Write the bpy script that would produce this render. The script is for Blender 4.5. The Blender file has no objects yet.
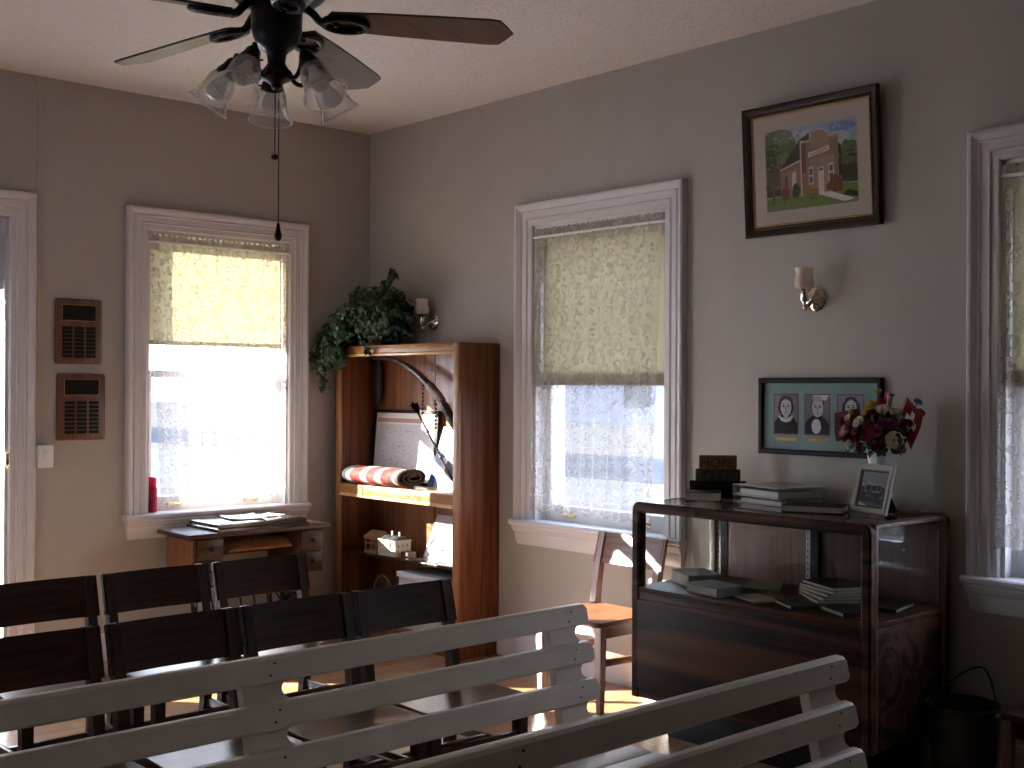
import bpy, bmesh, math, random
from mathutils import Vector, Matrix, Euler, noise
R = math.radians
PI = math.pi
random.seed(7)
sc = bpy.context.scene
COL = sc.collection

# ------------------------------------------------------------------ materials
MATS = {}
def newmat(name):
    m = bpy.data.materials.new(name); m.use_nodes = True
    nt = m.node_tree
    for n in list(nt.nodes): nt.nodes.remove(n)
    out = nt.nodes.new('ShaderNodeOutputMaterial')
    MATS[name] = m
    return m, nt, out
def lk(nt, a, b): nt.links.new(a, b)
def nd(nt, t, **kw):
    n = nt.nodes.new(t)
    for k, v in kw.items():
        if k.startswith('i_'):
            n.inputs[k[2:].replace('_', ' ')].default_value = v
        else: setattr(n, k, v)
    return n
def c4(c): return (c[0], c[1], c[2], 1.0)
def srgb(r, g, b):
    f = lambda v: (v/255/12.92) if v/255 <= .04045 else ((v/255+.055)/1.055)**2.4
    return (f(r), f(g), f(b))
def coords(nt, scale=(1, 1, 1), kind='Object'):
    tc = nd(nt, 'ShaderNodeTexCoord'); mp = nd(nt, 'ShaderNodeMapping')
    mp.inputs['Scale'].default_value = scale
    lk(nt, tc.outputs[kind], mp.inputs['Vector'])
    return mp.outputs['Vector']
def ramp(nt, fac, stops, interp='LINEAR'):
    r = nd(nt, 'ShaderNodeValToRGB'); cr = r.color_ramp; cr.interpolation = interp
    while len(cr.elements) < len(stops): cr.elements.new(.5)
    for e, (p, c) in zip(cr.elements, stops): e.position = p; e.color = c4(c)
    lk(nt, fac, r.inputs['Fac']); return r.outputs['Color']
def plain(name, col, rough=.6, metal=0, var=.12, scale=20, bump=0, coat=0, spec=.3):
    """a slightly mottled surface"""
    m, nt, out = newmat(name)
    b = nd(nt, 'ShaderNodeBsdfPrincipled'); b.inputs['Roughness'].default_value = rough
    b.inputs['Metallic'].default_value = metal; b.inputs['Specular IOR Level'].default_value = spec
    b.inputs['Coat Weight'].default_value = coat; b.inputs['Coat Roughness'].default_value = .15
    n = nd(nt, 'ShaderNodeTexNoise'); n.inputs['Scale'].default_value = scale; n.inputs['Detail'].default_value = 5
    lk(nt, coords(nt), n.inputs['Vector'])
    lo = tuple(v*(1-var) for v in col); hi = tuple(min(1, v*(1+var)) for v in col)
    lk(nt, ramp(nt, n.outputs['Fac'], [(.3, lo), (.7, hi)]), b.inputs['Base Color'])
    if bump:
        bp = nd(nt, 'ShaderNodeBump'); bp.inputs['Strength'].default_value = bump; bp.inputs['Distance'].default_value = .004
        lk(nt, n.outputs['Fac'], bp.inputs['Height']); lk(nt, bp.outputs['Normal'], b.inputs['Normal'])
    lk(nt, b.outputs[0], out.inputs['Surface']); return m
def wood(name, dark, light, axis='z', fine=45, rough=.4, coat=.2, figure=.5, along=1.6, spec=.5):
    m, nt, out = newmat(name)
    s = {'x': (along, fine, fine), 'y': (fine, along, fine), 'z': (fine, fine, along)}[axis]
    s2 = tuple(v*.16 for v in s)
    b = nd(nt, 'ShaderNodeBsdfPrincipled')
    b.inputs['Roughness'].default_value = rough; b.inputs['Specular IOR Level'].default_value = spec; b.inputs['Coat Weight'].default_value = coat; b.inputs['Coat Roughness'].default_value = .18
    n1 = nd(nt, 'ShaderNodeTexNoise'); n1.inputs['Scale'].default_value = 1; n1.inputs['Detail'].default_value = 8; n1.inputs['Roughness'].default_value = .65
    lk(nt, coords(nt, s), n1.inputs['Vector'])
    n2 = nd(nt, 'ShaderNodeTexNoise'); n2.inputs['Scale'].default_value = 1; n2.inputs['Detail'].default_value = 2; n2.inputs['Distortion'].default_value = 1.2
    lk(nt, coords(nt, s2), n2.inputs['Vector'])
    sn = nd(nt, 'ShaderNodeMath', operation='MULTIPLY'); sn.inputs[1].default_value = 38
    lk(nt, n2.outputs['Fac'], sn.inputs[0])
    si = nd(nt, 'ShaderNodeMath', operation='SINE'); lk(nt, sn.outputs[0], si.inputs[0])
    mx = nd(nt, 'ShaderNodeMath', operation='MULTIPLY_ADD'); mx.inputs[1].default_value = figure*.22
    lk(nt, si.outputs[0], mx.inputs[0]); lk(nt, n1.outputs['Fac'], mx.inputs[2])
    mid = tuple((a+c)/2 for a, c in zip(dark, light))
    lk(nt, ramp(nt, mx.outputs[0], [(.25, dark), (.5, mid), (.75, light)]), b.inputs['Base Color'])
    bp = nd(nt, 'ShaderNodeBump'); bp.inputs['Strength'].default_value = .15; bp.inputs['Distance'].default_value = .002
    lk(nt, n1.outputs['Fac'], bp.inputs['Height']); lk(nt, bp.outputs['Normal'], b.inputs['Normal'])
    lk(nt, b.outputs[0], out.inputs['Surface']); return m
def pane(name, tint=(1, 1, 1), refl=.08, rough=.02):
    m, nt, out = newmat(name)
    t = nd(nt, 'ShaderNodeBsdfTransparent'); t.inputs['Color'].default_value = c4(tint)
    g = nd(nt, 'ShaderNodeBsdfGlossy'); g.inputs['Roughness'].default_value = rough
    lw = nd(nt, 'ShaderNodeLayerWeight'); lw.inputs['Blend'].default_value = .5
    pw = nd(nt, 'ShaderNodeMath', operation='POWER'); pw.inputs[1].default_value = 5
    lk(nt, lw.outputs['Facing'], pw.inputs[0])
    mm = nd(nt, 'ShaderNodeMath', operation='MULTIPLY_ADD'); mm.inputs[1].default_value = .9; mm.inputs[2].default_value = refl
    mm.use_clamp = True
    lk(nt, pw.outputs[0], mm.inputs[0])
    mx = nd(nt, 'ShaderNodeMixShader'); lk(nt, mm.outputs[0], mx.inputs[0]); lk(nt, t.outputs[0], mx.inputs[1]); lk(nt, g.outputs[0], mx.inputs[2])
    lk(nt, mx.outputs[0], out.inputs['Surface']); return m
def frosted(name, col, trans=.5, clear=.0, bumpy=0):
    """thin milky glass"""
    m, nt, out = newmat(name)
    p = nd(nt, 'ShaderNodeBsdfPrincipled'); p.inputs['Base Color'].default_value = c4(col); p.inputs['Roughness'].default_value = .15
    t = nd(nt, 'ShaderNodeBsdfTranslucent'); t.inputs['Color'].default_value = c4(col)
    n = nd(nt, 'ShaderNodeTexNoise'); n.inputs['Scale'].default_value = 90
    lk(nt, coords(nt), n.inputs['Vector'])
    if bumpy:
        bp = nd(nt, 'ShaderNodeBump'); bp.inputs['Strength'].default_value = bumpy; bp.inputs['Distance'].default_value = .003
        lk(nt, n.outputs['Fac'], bp.inputs['Height']); lk(nt, bp.outputs['Normal'], p.inputs['Normal'])
    m1 = nd(nt, 'ShaderNodeMixShader'); m1.inputs[0].default_value = trans
    lk(nt, p.outputs[0], m1.inputs[1]); lk(nt, t.outputs[0], m1.inputs[2])
    tr = nd(nt, 'ShaderNodeBsdfTransparent')
    m2 = nd(nt, 'ShaderNodeMixShader')
    lw = nd(nt, 'ShaderNodeLayerWeight'); lw.inputs['Blend'].default_value = .35
    mr = nd(nt, 'ShaderNodeMapRange'); mr.inputs['To Min'].default_value = clear; mr.inputs['To Max'].default_value = clear*.42
    lk(nt, lw.outputs['Facing'], mr.inputs['Value'])
    lk(nt, mr.outputs[0], m2.inputs[0])
    lk(nt, m1.outputs[0], m2.inputs[1]); lk(nt, tr.outputs[0], m2.inputs[2])
    lk(nt, m2.outputs[0], out.inputs['Surface']); return m
def banded(name, stops, axis=1, lo=0., hi=1., rough=.9, wob=.02):
    """woven stripes along one object axis"""
    m, nt, out = newmat(name)
    b = nd(nt, 'ShaderNodeBsdfPrincipled'); b.inputs['Roughness'].default_value = rough
    v = coords(nt); sx = nd(nt, 'ShaderNodeSeparateXYZ'); lk(nt, v, sx.inputs[0])
    n = nd(nt, 'ShaderNodeTexNoise'); n.inputs['Scale'].default_value = 25; lk(nt, v, n.inputs['Vector'])
    ad = nd(nt, 'ShaderNodeMath', operation='MULTIPLY_ADD'); ad.inputs[1].default_value = wob
    lk(nt, n.outputs['Fac'], ad.inputs[0]); lk(nt, sx.outputs[axis], ad.inputs[2])
    mr = nd(nt, 'ShaderNodeMapRange'); mr.inputs['From Min'].default_value = lo; mr.inputs['From Max'].default_value = hi
    lk(nt, ad.outputs[0], mr.inputs['Value'])
    lk(nt, ramp(nt, mr.outputs[0], stops, 'CONSTANT'), b.inputs['Base Color'])
    lk(nt, b.outputs[0], out.inputs['Surface']); return m

M = {}
M['wall'] = plain('beige wall paint', (.410, .380, .340), .75, var=.025, scale=6, bump=.08)
M['trim'] = plain('white trim paint', (.62, .595, .59), .4, var=.02, scale=8)
M['bench'] = plain('cream bench paint', (.62, .555, .475), .42, var=.06, scale=9, bump=.15)
M['bench_chip'] = plain('worn bench paint', (.72, .72, .70), .5, var=.2, scale=40)
M['iron'] = plain('black iron', (.012, .011, .010), .38, var=.3, scale=30)
M['black'] = plain('black lacquer', (.009, .008, .008), .5, spec=.2, var=.2, scale=30)
M['brass'] = plain('polished brass', (.75, .58, .28), .18, metal=1, var=.06)
M['nickel'] = plain('polished nickel', (.72, .68, .58), .12, metal=1, var=.05)
M['steel'] = plain('galvanised steel', (.32, .31, .29), .38, metal=1, var=.3, scale=14)
M['white_plastic'] = plain('white plastic', (.78, .77, .76), .35, var=.02)
M['paper'] = plain('white paper', (.80, .79, .76), .8, var=.03)
M['dimpaper'] = plain('greyed paper', (.46, .46, .45), .85, var=.05)
M['page'] = plain('book pages', (.36, .31, .25), .85, var=.12, scale=120)
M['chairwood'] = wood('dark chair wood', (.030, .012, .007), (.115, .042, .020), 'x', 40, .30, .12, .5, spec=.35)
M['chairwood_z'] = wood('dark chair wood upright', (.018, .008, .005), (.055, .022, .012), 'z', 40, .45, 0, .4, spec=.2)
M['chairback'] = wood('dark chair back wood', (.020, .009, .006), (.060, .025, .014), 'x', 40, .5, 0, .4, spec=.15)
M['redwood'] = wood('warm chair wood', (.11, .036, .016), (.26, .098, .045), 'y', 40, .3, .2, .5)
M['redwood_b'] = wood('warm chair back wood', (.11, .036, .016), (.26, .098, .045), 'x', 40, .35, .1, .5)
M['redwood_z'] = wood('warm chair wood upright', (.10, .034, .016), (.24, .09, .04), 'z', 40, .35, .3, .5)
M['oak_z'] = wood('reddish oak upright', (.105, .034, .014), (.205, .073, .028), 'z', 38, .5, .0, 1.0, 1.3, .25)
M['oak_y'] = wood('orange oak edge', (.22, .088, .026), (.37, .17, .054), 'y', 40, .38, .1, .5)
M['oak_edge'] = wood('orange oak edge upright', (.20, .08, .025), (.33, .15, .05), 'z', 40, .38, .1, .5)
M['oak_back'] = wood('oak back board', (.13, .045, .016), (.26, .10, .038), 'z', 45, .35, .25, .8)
M['oak_glint'] = wood('oak edging with painted glint', (.50, .30, .10), (.66, .42, .16), 'y', 40, .3, .3, .3)  # paler tone paints in the light caught along the bookcase mouldings
M['walnut_y'] = wood('dark walnut lengthwise', (.015, .0065, .004), (.078, .032, .017), 'y', 22, .5, 0, 1.0, 1.6, .12)
M['panelling'] = wood('dark wall panelling', (.035, .018, .011), (.085, .045, .026), 'z', 12, .5, 0, .6)
M['walnut_z'] = wood('dark walnut upright', (.045, .018, .010), (.12, .048, .025), 'z', 40, .32, .3, .6)
M['panel'] = wood('red brown sliding panel', (.085, .030, .015), (.15, .058, .028), 'z', 30, .4, .1, .6)
M['sewwood'] = wood('sewing table wood', (.026, .012, .007), (.075, .032, .017), 'x', 36, .42, .0, .6, spec=.3)
M['seworange'] = wood('orange veneer', (.13, .048, .017), (.25, .10, .035), 'z', 36, .35, .2, .5)
M['blade'] = wood('fan blade veneer', (.055, .030, .022), (.11, .062, .046), 'x', 40, .38, .0, .4, spec=.35)
M['plaquewood'] = wood('plaque walnut', (.075, .030, .017), (.17, .072, .038), 'z', 36, .35, .2, .5)
M['frame_dark'] = wood('dark picture moulding', (.014, .007, .005), (.035, .016, .010), 'y', 40, .45, 0, .4, spec=.25)
M['gold'] = plain('gilt liner', (.42, .26, .09), .35, metal=.6, var=.15, scale=40)
M['glass'] = pane('window glass', (.98, .985, .985), .025)
M['caseglass'] = pane('case glass', (.96, .975, .97), .035)
M['picglass'] = pane('picture glass', (1, 1, 1), .02)
M['bell'] = frosted('clear bell glass', (.80, .77, .74), .35, .93, .5)
M['bellrim'] = frosted('glass rim', (.86, .84, .82), .4, .25, .2)
M['bulb'] = frosted('frosted bulb', (.86, .85, .82), .4, 0)
M['sconceglass'] = frosted('frosted sconce glass', (.88, .78, .70), .5, .3, .2)
M['teal'] = plain('teal mat board', (.20, .30, .29), .8, var=.03)
M['cream'] = plain('cream mat board', (.47, .405, .34), .85, var=.02)
M['vase'] = plain('white embossed china', (.62, .63, .65), .3, var=.10, scale=60, bump=.6)
M['leaf'] = None

# floor: narrow wooden boards running along x
m, nt, out = newmat('floor boards'); M['floor'] = m
b = nd(nt, 'ShaderNodeBsdfPrincipled'); b.inputs['Roughness'].default_value = .28; b.inputs['Coat Weight'].default_value = .35; b.inputs['Coat Roughness'].default_value = .2
v = coords(nt)
br = nd(nt, 'ShaderNodeTexBrick'); br.offset = .37; br.inputs['Scale'].default_value = 1; br.inputs['Brick Width'].default_value = 1.7
br.inputs['Row Height'].default_value = .082; br.inputs['Mortar Size'].default_value = .0016; br.inputs['Bias'].default_value = 0
br.inputs['Color1'].default_value = c4((.28, .14, .068)); br.inputs['Color2'].default_value = c4((.45, .26, .135)); br.inputs['Mortar'].default_value = c4((.05, .02, .01))
lk(nt, v, br.inputs['Vector'])
n = nd(nt, 'ShaderNodeTexNoise'); n.inputs['Scale'].default_value = 1; n.inputs['Detail'].default_value = 7; lk(nt, coords(nt, (2.2, 55, 1)), n.inputs['Vector'])
mx = nd(nt, 'ShaderNodeMix', data_type='RGBA', blend_type='MULTIPLY'); mx.inputs['Factor'].default_value = .55
lk(nt, br.outputs['Color'], mx.inputs['A']); lk(nt, ramp(nt, n.outputs['Fac'], [(.3, (.45, .40, .36)), (.65, (1.15, 1.1, 1.05))]), mx.inputs['B'])
lk(nt, mx.outputs['Result'], b.inputs['Base Color']); lk(nt, b.outputs[0], out.inputs['Surface'])

# ceiling: knocked-down plaster
m, nt, out = newmat('textured ceiling plaster'); M['ceiling'] = m
b = nd(nt, 'ShaderNodeBsdfPrincipled'); b.inputs['Roughness'].default_value = .85
b.inputs['Base Color'].default_value = c4((.73, .69, .645))
n = nd(nt, 'ShaderNodeTexNoise'); n.inputs['Scale'].default_value = 26; n.inputs['Detail'].default_value = 5; n.inputs['Distortion'].default_value = 1.4
lk(nt, coords(nt), n.inputs['Vector'])
r_ = ramp(nt, n.outputs['Fac'], [(.44, (0, 0, 0)), (.54, (1, 1, 1))])
bp = nd(nt, 'ShaderNodeBump'); bp.inputs['Strength'].default_value = .55; bp.inputs['Distance'].default_value = .008
lk(nt, r_, bp.inputs['Height']); lk(nt, bp.outputs['Normal'], b.inputs['Normal']); lk(nt, b.outputs[0], out.inputs['Surface'])

# roller shade: cream cloth that lets light through
m, nt, out = newmat('cream shade cloth'); M['shade'] = m
d = nd(nt, 'ShaderNodeBsdfDiffuse'); d.inputs['Color'].default_value = c4((.50, .44, .29))
t = nd(nt, 'ShaderNodeBsdfTranslucent'); t.inputs['Color'].default_value = c4((.205, .170, .092))
n = nd(nt, 'ShaderNodeTexNoise'); n.inputs['Scale'].default_value = 300; lk(nt, coords(nt), n.inputs['Vector'])
mr = nd(nt, 'ShaderNodeMapRange'); mr.inputs['To Min'].default_value = .42; mr.inputs['To Max'].default_value = .58; lk(nt, n.outputs['Fac'], mr.inputs['Value'])
mx = nd(nt, 'ShaderNodeMixShader'); lk(nt, mr.outputs[0], mx.inputs[0]); lk(nt, d.outputs[0], mx.inputs[1]); lk(nt, t.outputs[0], mx.inputs[2])
lk(nt, mx.outputs[0], out.inputs['Surface'])

# lace: net ground with flower rings and scrolls, denser hem
def lace(name, h):
    m, nt, out = newmat(name)
    uv = coords(nt, (1, 1, 1), 'UV')
    nz = nd(nt, 'ShaderNodeTexNoise'); nz.inputs['Scale'].default_value = 9; lk(nt, uv, nz.inputs['Vector'])
    sb = nd(nt, 'ShaderNodeVectorMath', operation='SCALE'); sb.inputs['Scale'].default_value = .05; lk(nt, nz.outputs['Color'], sb.inputs[0])
    av = nd(nt, 'ShaderNodeVectorMath', operation='ADD'); lk(nt, uv, av.inputs[0]); lk(nt, sb.outputs[0], av.inputs[1])
    def ring(scale, a, w, src):
        vo = nd(nt, 'ShaderNodeTexVoronoi'); vo.inputs['Scale'].default_value = scale; vo.inputs['Randomness'].default_value = .8
        lk(nt, src, vo.inputs['Vector'])
        q = nd(nt, 'ShaderNodeMath', operation='SUBTRACT'); q.inputs[1].default_value = a; lk(nt, vo.outputs['Distance'], q.inputs[0])
        ab = nd(nt, 'ShaderNodeMath', operation='ABSOLUTE'); lk(nt, q.outputs[0], ab.inputs[0])
        l = nd(nt, 'ShaderNodeMath', operation='LESS_THAN'); l.inputs[1].default_value = w; lk(nt, ab.outputs[0], l.inputs[0]); return l.outputs[0]
    r1 = ring(15, .34, .05, av.outputs[0]); r2 = ring(38, .30, .07, av.outputs[0])
    def mth(op, a_, b_=None, c_=None):
        q = nd(nt, 'ShaderNodeMath', operation=op)
        for i_, v_ in enumerate((a_, b_, c_)):
            if v_ is None: continue
            if isinstance(v_, (int, float)): q.inputs[i_].default_value = v_
            else: lk(nt, v_, q.inputs[i_])
        return q.outputs[0]
    s0_ = nd(nt, 'ShaderNodeSeparateXYZ'); lk(nt, uv, s0_.inputs[0]); U_, V_ = s0_.outputs[0], s0_.outputs[1]
    cell = mth('FLOOR', mth('DIVIDE', U_, .19))
    fx_ = mth('SUBTRACT', mth('FRACT', mth('DIVIDE', U_, .19)), .5)
    sway = mth('MULTIPLY', mth('SINE', mth('MULTIPLY_ADD', V_, 21.0, mth('MULTIPLY', cell, 2.3))), .24)
    ds_ = mth('MULTIPLY', mth('ABSOLUTE', mth('SUBTRACT', fx_, sway)), .19)
    bead = mth('LESS_THAN', mth('ABSOLUTE', mth('SINE', mth('MULTIPLY', V_, 118.0))), .82)
    band = mth('MULTIPLY', mth('LESS_THAN', ds_, .015), bead)
    band = mth('MULTIPLY', band, mth('GREATER_THAN', mth('SINE', mth('MULTIPLY_ADD', V_, 10.5, mth('MULTIPLY', cell, 1.15))), -.55))
    a1 = nd(nt, 'ShaderNodeMath', operation='MAXIMUM'); lk(nt, r1, a1.inputs[0]); lk(nt, band, a1.inputs[1])
    a2 = nd(nt, 'ShaderNodeMath', operation='MULTIPLY_ADD'); a2.inputs[1].default_value = .55; lk(nt, r2, a2.inputs[0]); lk(nt, a1.outputs[0], a2.inputs[2])
    sx = nd(nt, 'ShaderNodeSeparateXYZ'); lk(nt, uv, sx.inputs[0])
    hem = nd(nt, 'ShaderNodeMath', operation='LESS_THAN'); hem.inputs[1].default_value = .085; lk(nt, sx.outputs[1], hem.inputs[0])
    top = nd(nt, 'ShaderNodeMath', operation='GREATER_THAN'); top.inputs[1].default_value = h-.085; lk(nt, sx.outputs[1], top.inputs[0])
    hh = nd(nt, 'ShaderNodeMath', operation='MAXIMUM'); lk(nt, hem.outputs[0], hh.inputs[0]); lk(nt, top.outputs[0], hh.inputs[1])
    s1 = nd(nt, 'ShaderNodeMath', operation='MULTIPLY_ADD'); s1.inputs[1].default_value = .26; s1.inputs[2].default_value = .40; lk(nt, a2.outputs[0], s1.inputs[0])
    s2 = nd(nt, 'ShaderNodeMath', operation='MULTIPLY_ADD', use_clamp=True); s2.inputs[1].default_value = .18; lk(nt, hh.outputs[0], s2.inputs[0]); lk(nt, s1.outputs[0], s2.inputs[2])
    d = nd(nt, 'ShaderNodeBsdfDiffuse'); d.inputs['Color'].default_value = c4((.66, .60, .55))
    t = nd(nt, 'ShaderNodeBsdfTranslucent'); t.inputs['Color'].default_value = c4((.30, .275, .25))
    mm = nd(nt, 'ShaderNodeMixShader'); mm.inputs[0].default_value = .45; lk(nt, d.outputs[0], mm.inputs[1]); lk(nt, t.outputs[0], mm.inputs[2])
    tr = nd(nt, 'ShaderNodeBsdfTransparent')
    mx = nd(nt, 'ShaderNodeMixShader'); lk(nt, s2.outputs[0], mx.inputs[0]); lk(nt, tr.outputs[0], mx.inputs[1]); lk(nt, mm.outputs[0], mx.inputs[2])
    lk(nt, mx.outputs[0], out.inputs['Surface']); return m

# leaves
m, nt, out = newmat('ivy leaves'); M['leaf'] = m
b = nd(nt, 'ShaderNodeBsdfPrincipled'); b.inputs['Roughness'].default_value = .35
n = nd(nt, 'ShaderNodeTexNoise'); n.inputs['Scale'].default_value = 22; n.inputs['Detail'].default_value = 3; lk(nt, coords(nt), n.inputs['Vector'])
lk(nt, ramp(nt, n.outputs['Fac'], [(.3, (.007, .022, .010)), (.52, (.016, .055, .022)), (.68, (.055, .12, .040)), (.8, (.18, .26, .11))]), b.inputs['Base Color'])
lk(nt, b.outputs[0], out.inputs['Surface'])

# outdoor ground: old snow
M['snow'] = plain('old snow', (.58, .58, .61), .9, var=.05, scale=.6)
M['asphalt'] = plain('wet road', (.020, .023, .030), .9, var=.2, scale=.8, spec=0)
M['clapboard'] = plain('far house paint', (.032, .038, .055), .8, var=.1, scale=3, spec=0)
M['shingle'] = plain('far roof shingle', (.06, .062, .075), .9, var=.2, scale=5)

# ------------------------------------------------------------------ mesh building
class MB:
    def __init__(s): s.bm = bmesh.new(); s.mi = 0
    def _f(s, vs):
        try:
            f = s.bm.faces.new(vs); f.material_index = s.mi; return f
        except ValueError: return None
    def box(s, x0, y0, z0, x1, y1, z1, bev=0, mat=None):
        x0, x1 = min(x0, x1), max(x0, x1); y0, y1 = min(y0, y1), max(y0, y1); z0, z1 = min(z0, z1), max(z0, z1)
        P = [(x0, y0, z0), (x1, y0, z0), (x1, y1, z0), (x0, y1, z0), (x0, y0, z1), (x1, y0, z1), (x1, y1, z1), (x0, y1, z1)]
        if mat is not None: P = [mat @ Vector(p) for p in P]
        v = [s.bm.verts.new(p) for p in P]
        fs = [s._f([v[i] for i in q]) for q in ((3, 2, 1, 0), (4, 5, 6, 7), (0, 1, 5, 4), (1, 2, 6, 5), (2, 3, 7, 6), (3, 0, 4, 7))]
        if bev:
            es = list({e for f in fs for e in f.edges})
            r = bmesh.ops.bevel(s.bm, geom=es, offset=bev, segments=2, affect='EDGES', profile=.5)
            for f in r['faces']: f.material_index = s.mi
        return s
    def bar(s, a, b, w, t, up=(0, 0, 1), bev=0):
        """rectangular bar between two points, w across, t along 'up'"""
        a, b = Vector(a), Vector(b); d = (b-a); L = d.length; z = d.normalized()
        u = Vector(up); u = (u-z*u.dot(z)).normalized(); x = u.cross(z)
        mt = Matrix((x, u, z)).transposed().to_4x4(); mt.translation = a
        return s.box(-w/2, -t/2, 0, w/2, t/2, L, bev, mt)
    def rings(s, rings, closed=True, cap=True):
        R_ = [[s.bm.verts.new(p) for p in r] for r in rings]
        n = len(R_[0])
        for a, b in zip(R_[:-1], R_[1:]):
            for i in range(n if closed else n-1):
                s._f([a[i], a[(i+1) % n], b[(i+1) % n], b[i]])
        if cap and closed:
            s._f(list(reversed(R_[0]))); s._f(R_[-1])
        return s
    def tube(s, pts, r, n=8, cap=True, flat=1.0):
        pts = [Vector(p) for p in pts]; rs = r if isinstance(r, (list, tuple)) else [r]*len(pts)
        T = []
        for i in range(len(pts)):
            a = pts[max(0, i-1)]; b = pts[min(len(pts)-1, i+1)]; T.append((b-a).normalized())
        u = Vector((0, 0, 1)) if abs(T[0].z) < .9 else Vector((1, 0, 0))
        rg = []
        for p, t, q in zip(pts, T, rs):
            u = (u-t*u.dot(t)).normalized(); w = t.cross(u)
            rg.append([p+(u*math.cos(2*PI*k/n)+w*math.sin(2*PI*k/n)*flat)*q for k in range(n)])
        return s.rings(rg, True, cap)
    def lathe(s, prof, mat=None, n=24, close=False, wob=None):
        mat = mat or Matrix()
        rg = []
        for i, (r, z) in enumerate(prof):
            ring = []
            for k in range(n):
                a = 2*PI*k/n; rr = r*(1+(wob(i, a) if wob else 0))
                ring.append(mat @ Vector((rr*math.cos(a), rr*math.sin(a), z)))
            rg.append(ring)
        return s.rings(rg, True, close)
    def ball(s, c, r, n=12, sq=(1, 1, 1)):
        pr = [(max(.0008, math.sin(PI*i/(n//2+2)))*r, -math.cos(PI*i/(n//2+2))*r) for i in range(n//2+3)]
        mt = Matrix.Translation(c) @ Matrix.Diagonal((*sq, 1))
        return s.lathe(pr, mt, n, True)
    def prism(s, poly, fn, d0, d1):
        """polygon in 2-D; fn(u, v, d) places it; extruded from d0 to d1"""
        a = [s.bm.verts.new(fn(u, v, d0)) for u, v in poly]; b = [s.bm.verts.new(fn(u, v, d1)) for u, v in poly]
        n = len(poly)
        s._f(list(reversed(a))); s._f(b)
        for i in range(n): s._f([a[i], a[(i+1) % n], b[(i+1) % n], b[i]])
        return s
    def build(s, name, mats, parent=None, smooth=True, angle=35, origin=None):
        bm = s.bm
        bmesh.ops.recalc_face_normals(bm, faces=bm.faces)
        L = Vector(origin) if origin else None
        if L is None:
            L = Vector((0, 0, 0)); q = parent
            while q is not None: L += q.location; q = q.parent
        bmesh.ops.translate(bm, verts=bm.verts, vec=-L)
        me = bpy.data.meshes.new(name); bm.to_mesh(me); bm.free()
        for mt in (mats if isinstance(mats, (list, tuple)) else [mats]): me.materials.append(mt)
        if smooth:
            me.polygons.foreach_set('use_smooth', [True]*len(me.polygons))
            me.set_sharp_from_angle(angle=R(angle))
        o = bpy.data.objects.new(name, me); COL.objects.link(o)
        if parent is not None: o.parent = parent
        elif origin: o.location = origin
        return o

def tag(o, label, cat, group=None, kind=None):
    o['label'] = label; o['category'] = cat
    if group: o['group'] = group
    if kind: o['kind'] = kind
    return o
def thing(name, label, cat, loc=(0, 0, 0), group=None, kind=None):
    o = bpy.data.objects.new(name, None); COL.objects.link(o); o.location = loc; o.empty_display_size = .1
    return tag(o, label, cat, group, kind)
def copy_tree(o, parent=None):
    c = o.copy(); COL.objects.link(c)
    if parent: c.parent = parent
    for ch in list(o.children): copy_tree(ch, c)
    return c
def bbox(x0, y0, z0, x1, y1, z1, bev=0): return MB().box(x0, y0, z0, x1, y1, z1, bev)
def smoothpath(P, n=6):
    P = [Vector(p) for p in P]; out = []
    for i in range(len(P)-1):
        p0, p1, p2, p3 = P[max(0, i-1)], P[i], P[i+1], P[min(len(P)-1, i+2)]
        for k in range(n):
            t = k/n
            out.append(.5*((2*p1)+(p2-p0)*t+(2*p0-5*p1+4*p2-p3)*t*t+(3*p1-p0-3*p2+p3)*t**3))
    out.append(P[-1]); return out

# wall frames: (s along wall, z up, d into the room)
def WR(s, z, d): return Vector((-d, -s, z))     # right wall, plane x = 0
def WL(s, z, d): return Vector((-s, -d, z))     # left wall, plane y = 0
def wbox(mb, fn, s0, z0, d0, s1, z1, d1, bev=0):
    a, b = fn(s0, z0, d0), fn(s1, z1, d1)
    return mb.box(a.x, a.y, a.z, b.x, b.y, b.z, bev)

# ------------------------------------------------------------------ the room
H = 3.05; XW = -5.26; YN = -13.0; T = .22
def walled(name, fn, s0, s1, holes, label, mat=None):
    mb = MB()
    cuts = sorted(holes); s = s0
    for (a, b, za, zb) in cuts:
        wbox(mb, fn, s, -.7, 0, a, H+.2, -T)
        if za > -.7: wbox(mb, fn, a, -.7, 0, b, za, -T)
        wbox(mb, fn, a, zb, 0, b, H+.2, -T)
        s = b
    wbox(mb, fn, s, -.7, 0, s1, H+.2, -T)
    return tag(mb.build(name, mat or M['wall'], smooth=False), label, 'wall', kind='structure')
W2 = (1.515, 2.445, .735, 2.325); W3 = (4.081, 5.011, .735, 2.325)
W1 = (.585, 1.478, .745, 2.315); D1 = (2.213, 3.05, 0, 2.315)
walled('wall_right', WR, -T, -YN, [W2, W3], 'beige painted wall with the framed pictures and two lace curtained windows')
walled('wall_left', WL, 0, -XW+T, [W1, D1], 'beige painted wall with the door, wooden plaques and the sunny window')
def WF(s, z, d): return Vector((XW+d, -s, z))    # far wall, plane x = XW
walled('wall_far', WF, -T, -YN, [W2], 'plain beige wall across the room from the display case')
mb = MB().box(XW-T, YN, -.7, T, YN-T, H+.2)
tag(mb.build('wall_rear', M['wall'], smooth=False), 'plain beige wall behind the rows of benches', 'wall', kind='structure')
tag(bbox(XW, YN, -.12, 0, 0, 0).build('floor', M['floor'], smooth=False), 'glossy orange brown wooden board floor', 'floor', kind='structure')
tag(bbox(XW, YN, H, 0, 0, H+.15).build('ceiling', M['ceiling'], smooth=False), 'pale textured plaster ceiling', 'ceiling', kind='structure')

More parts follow.
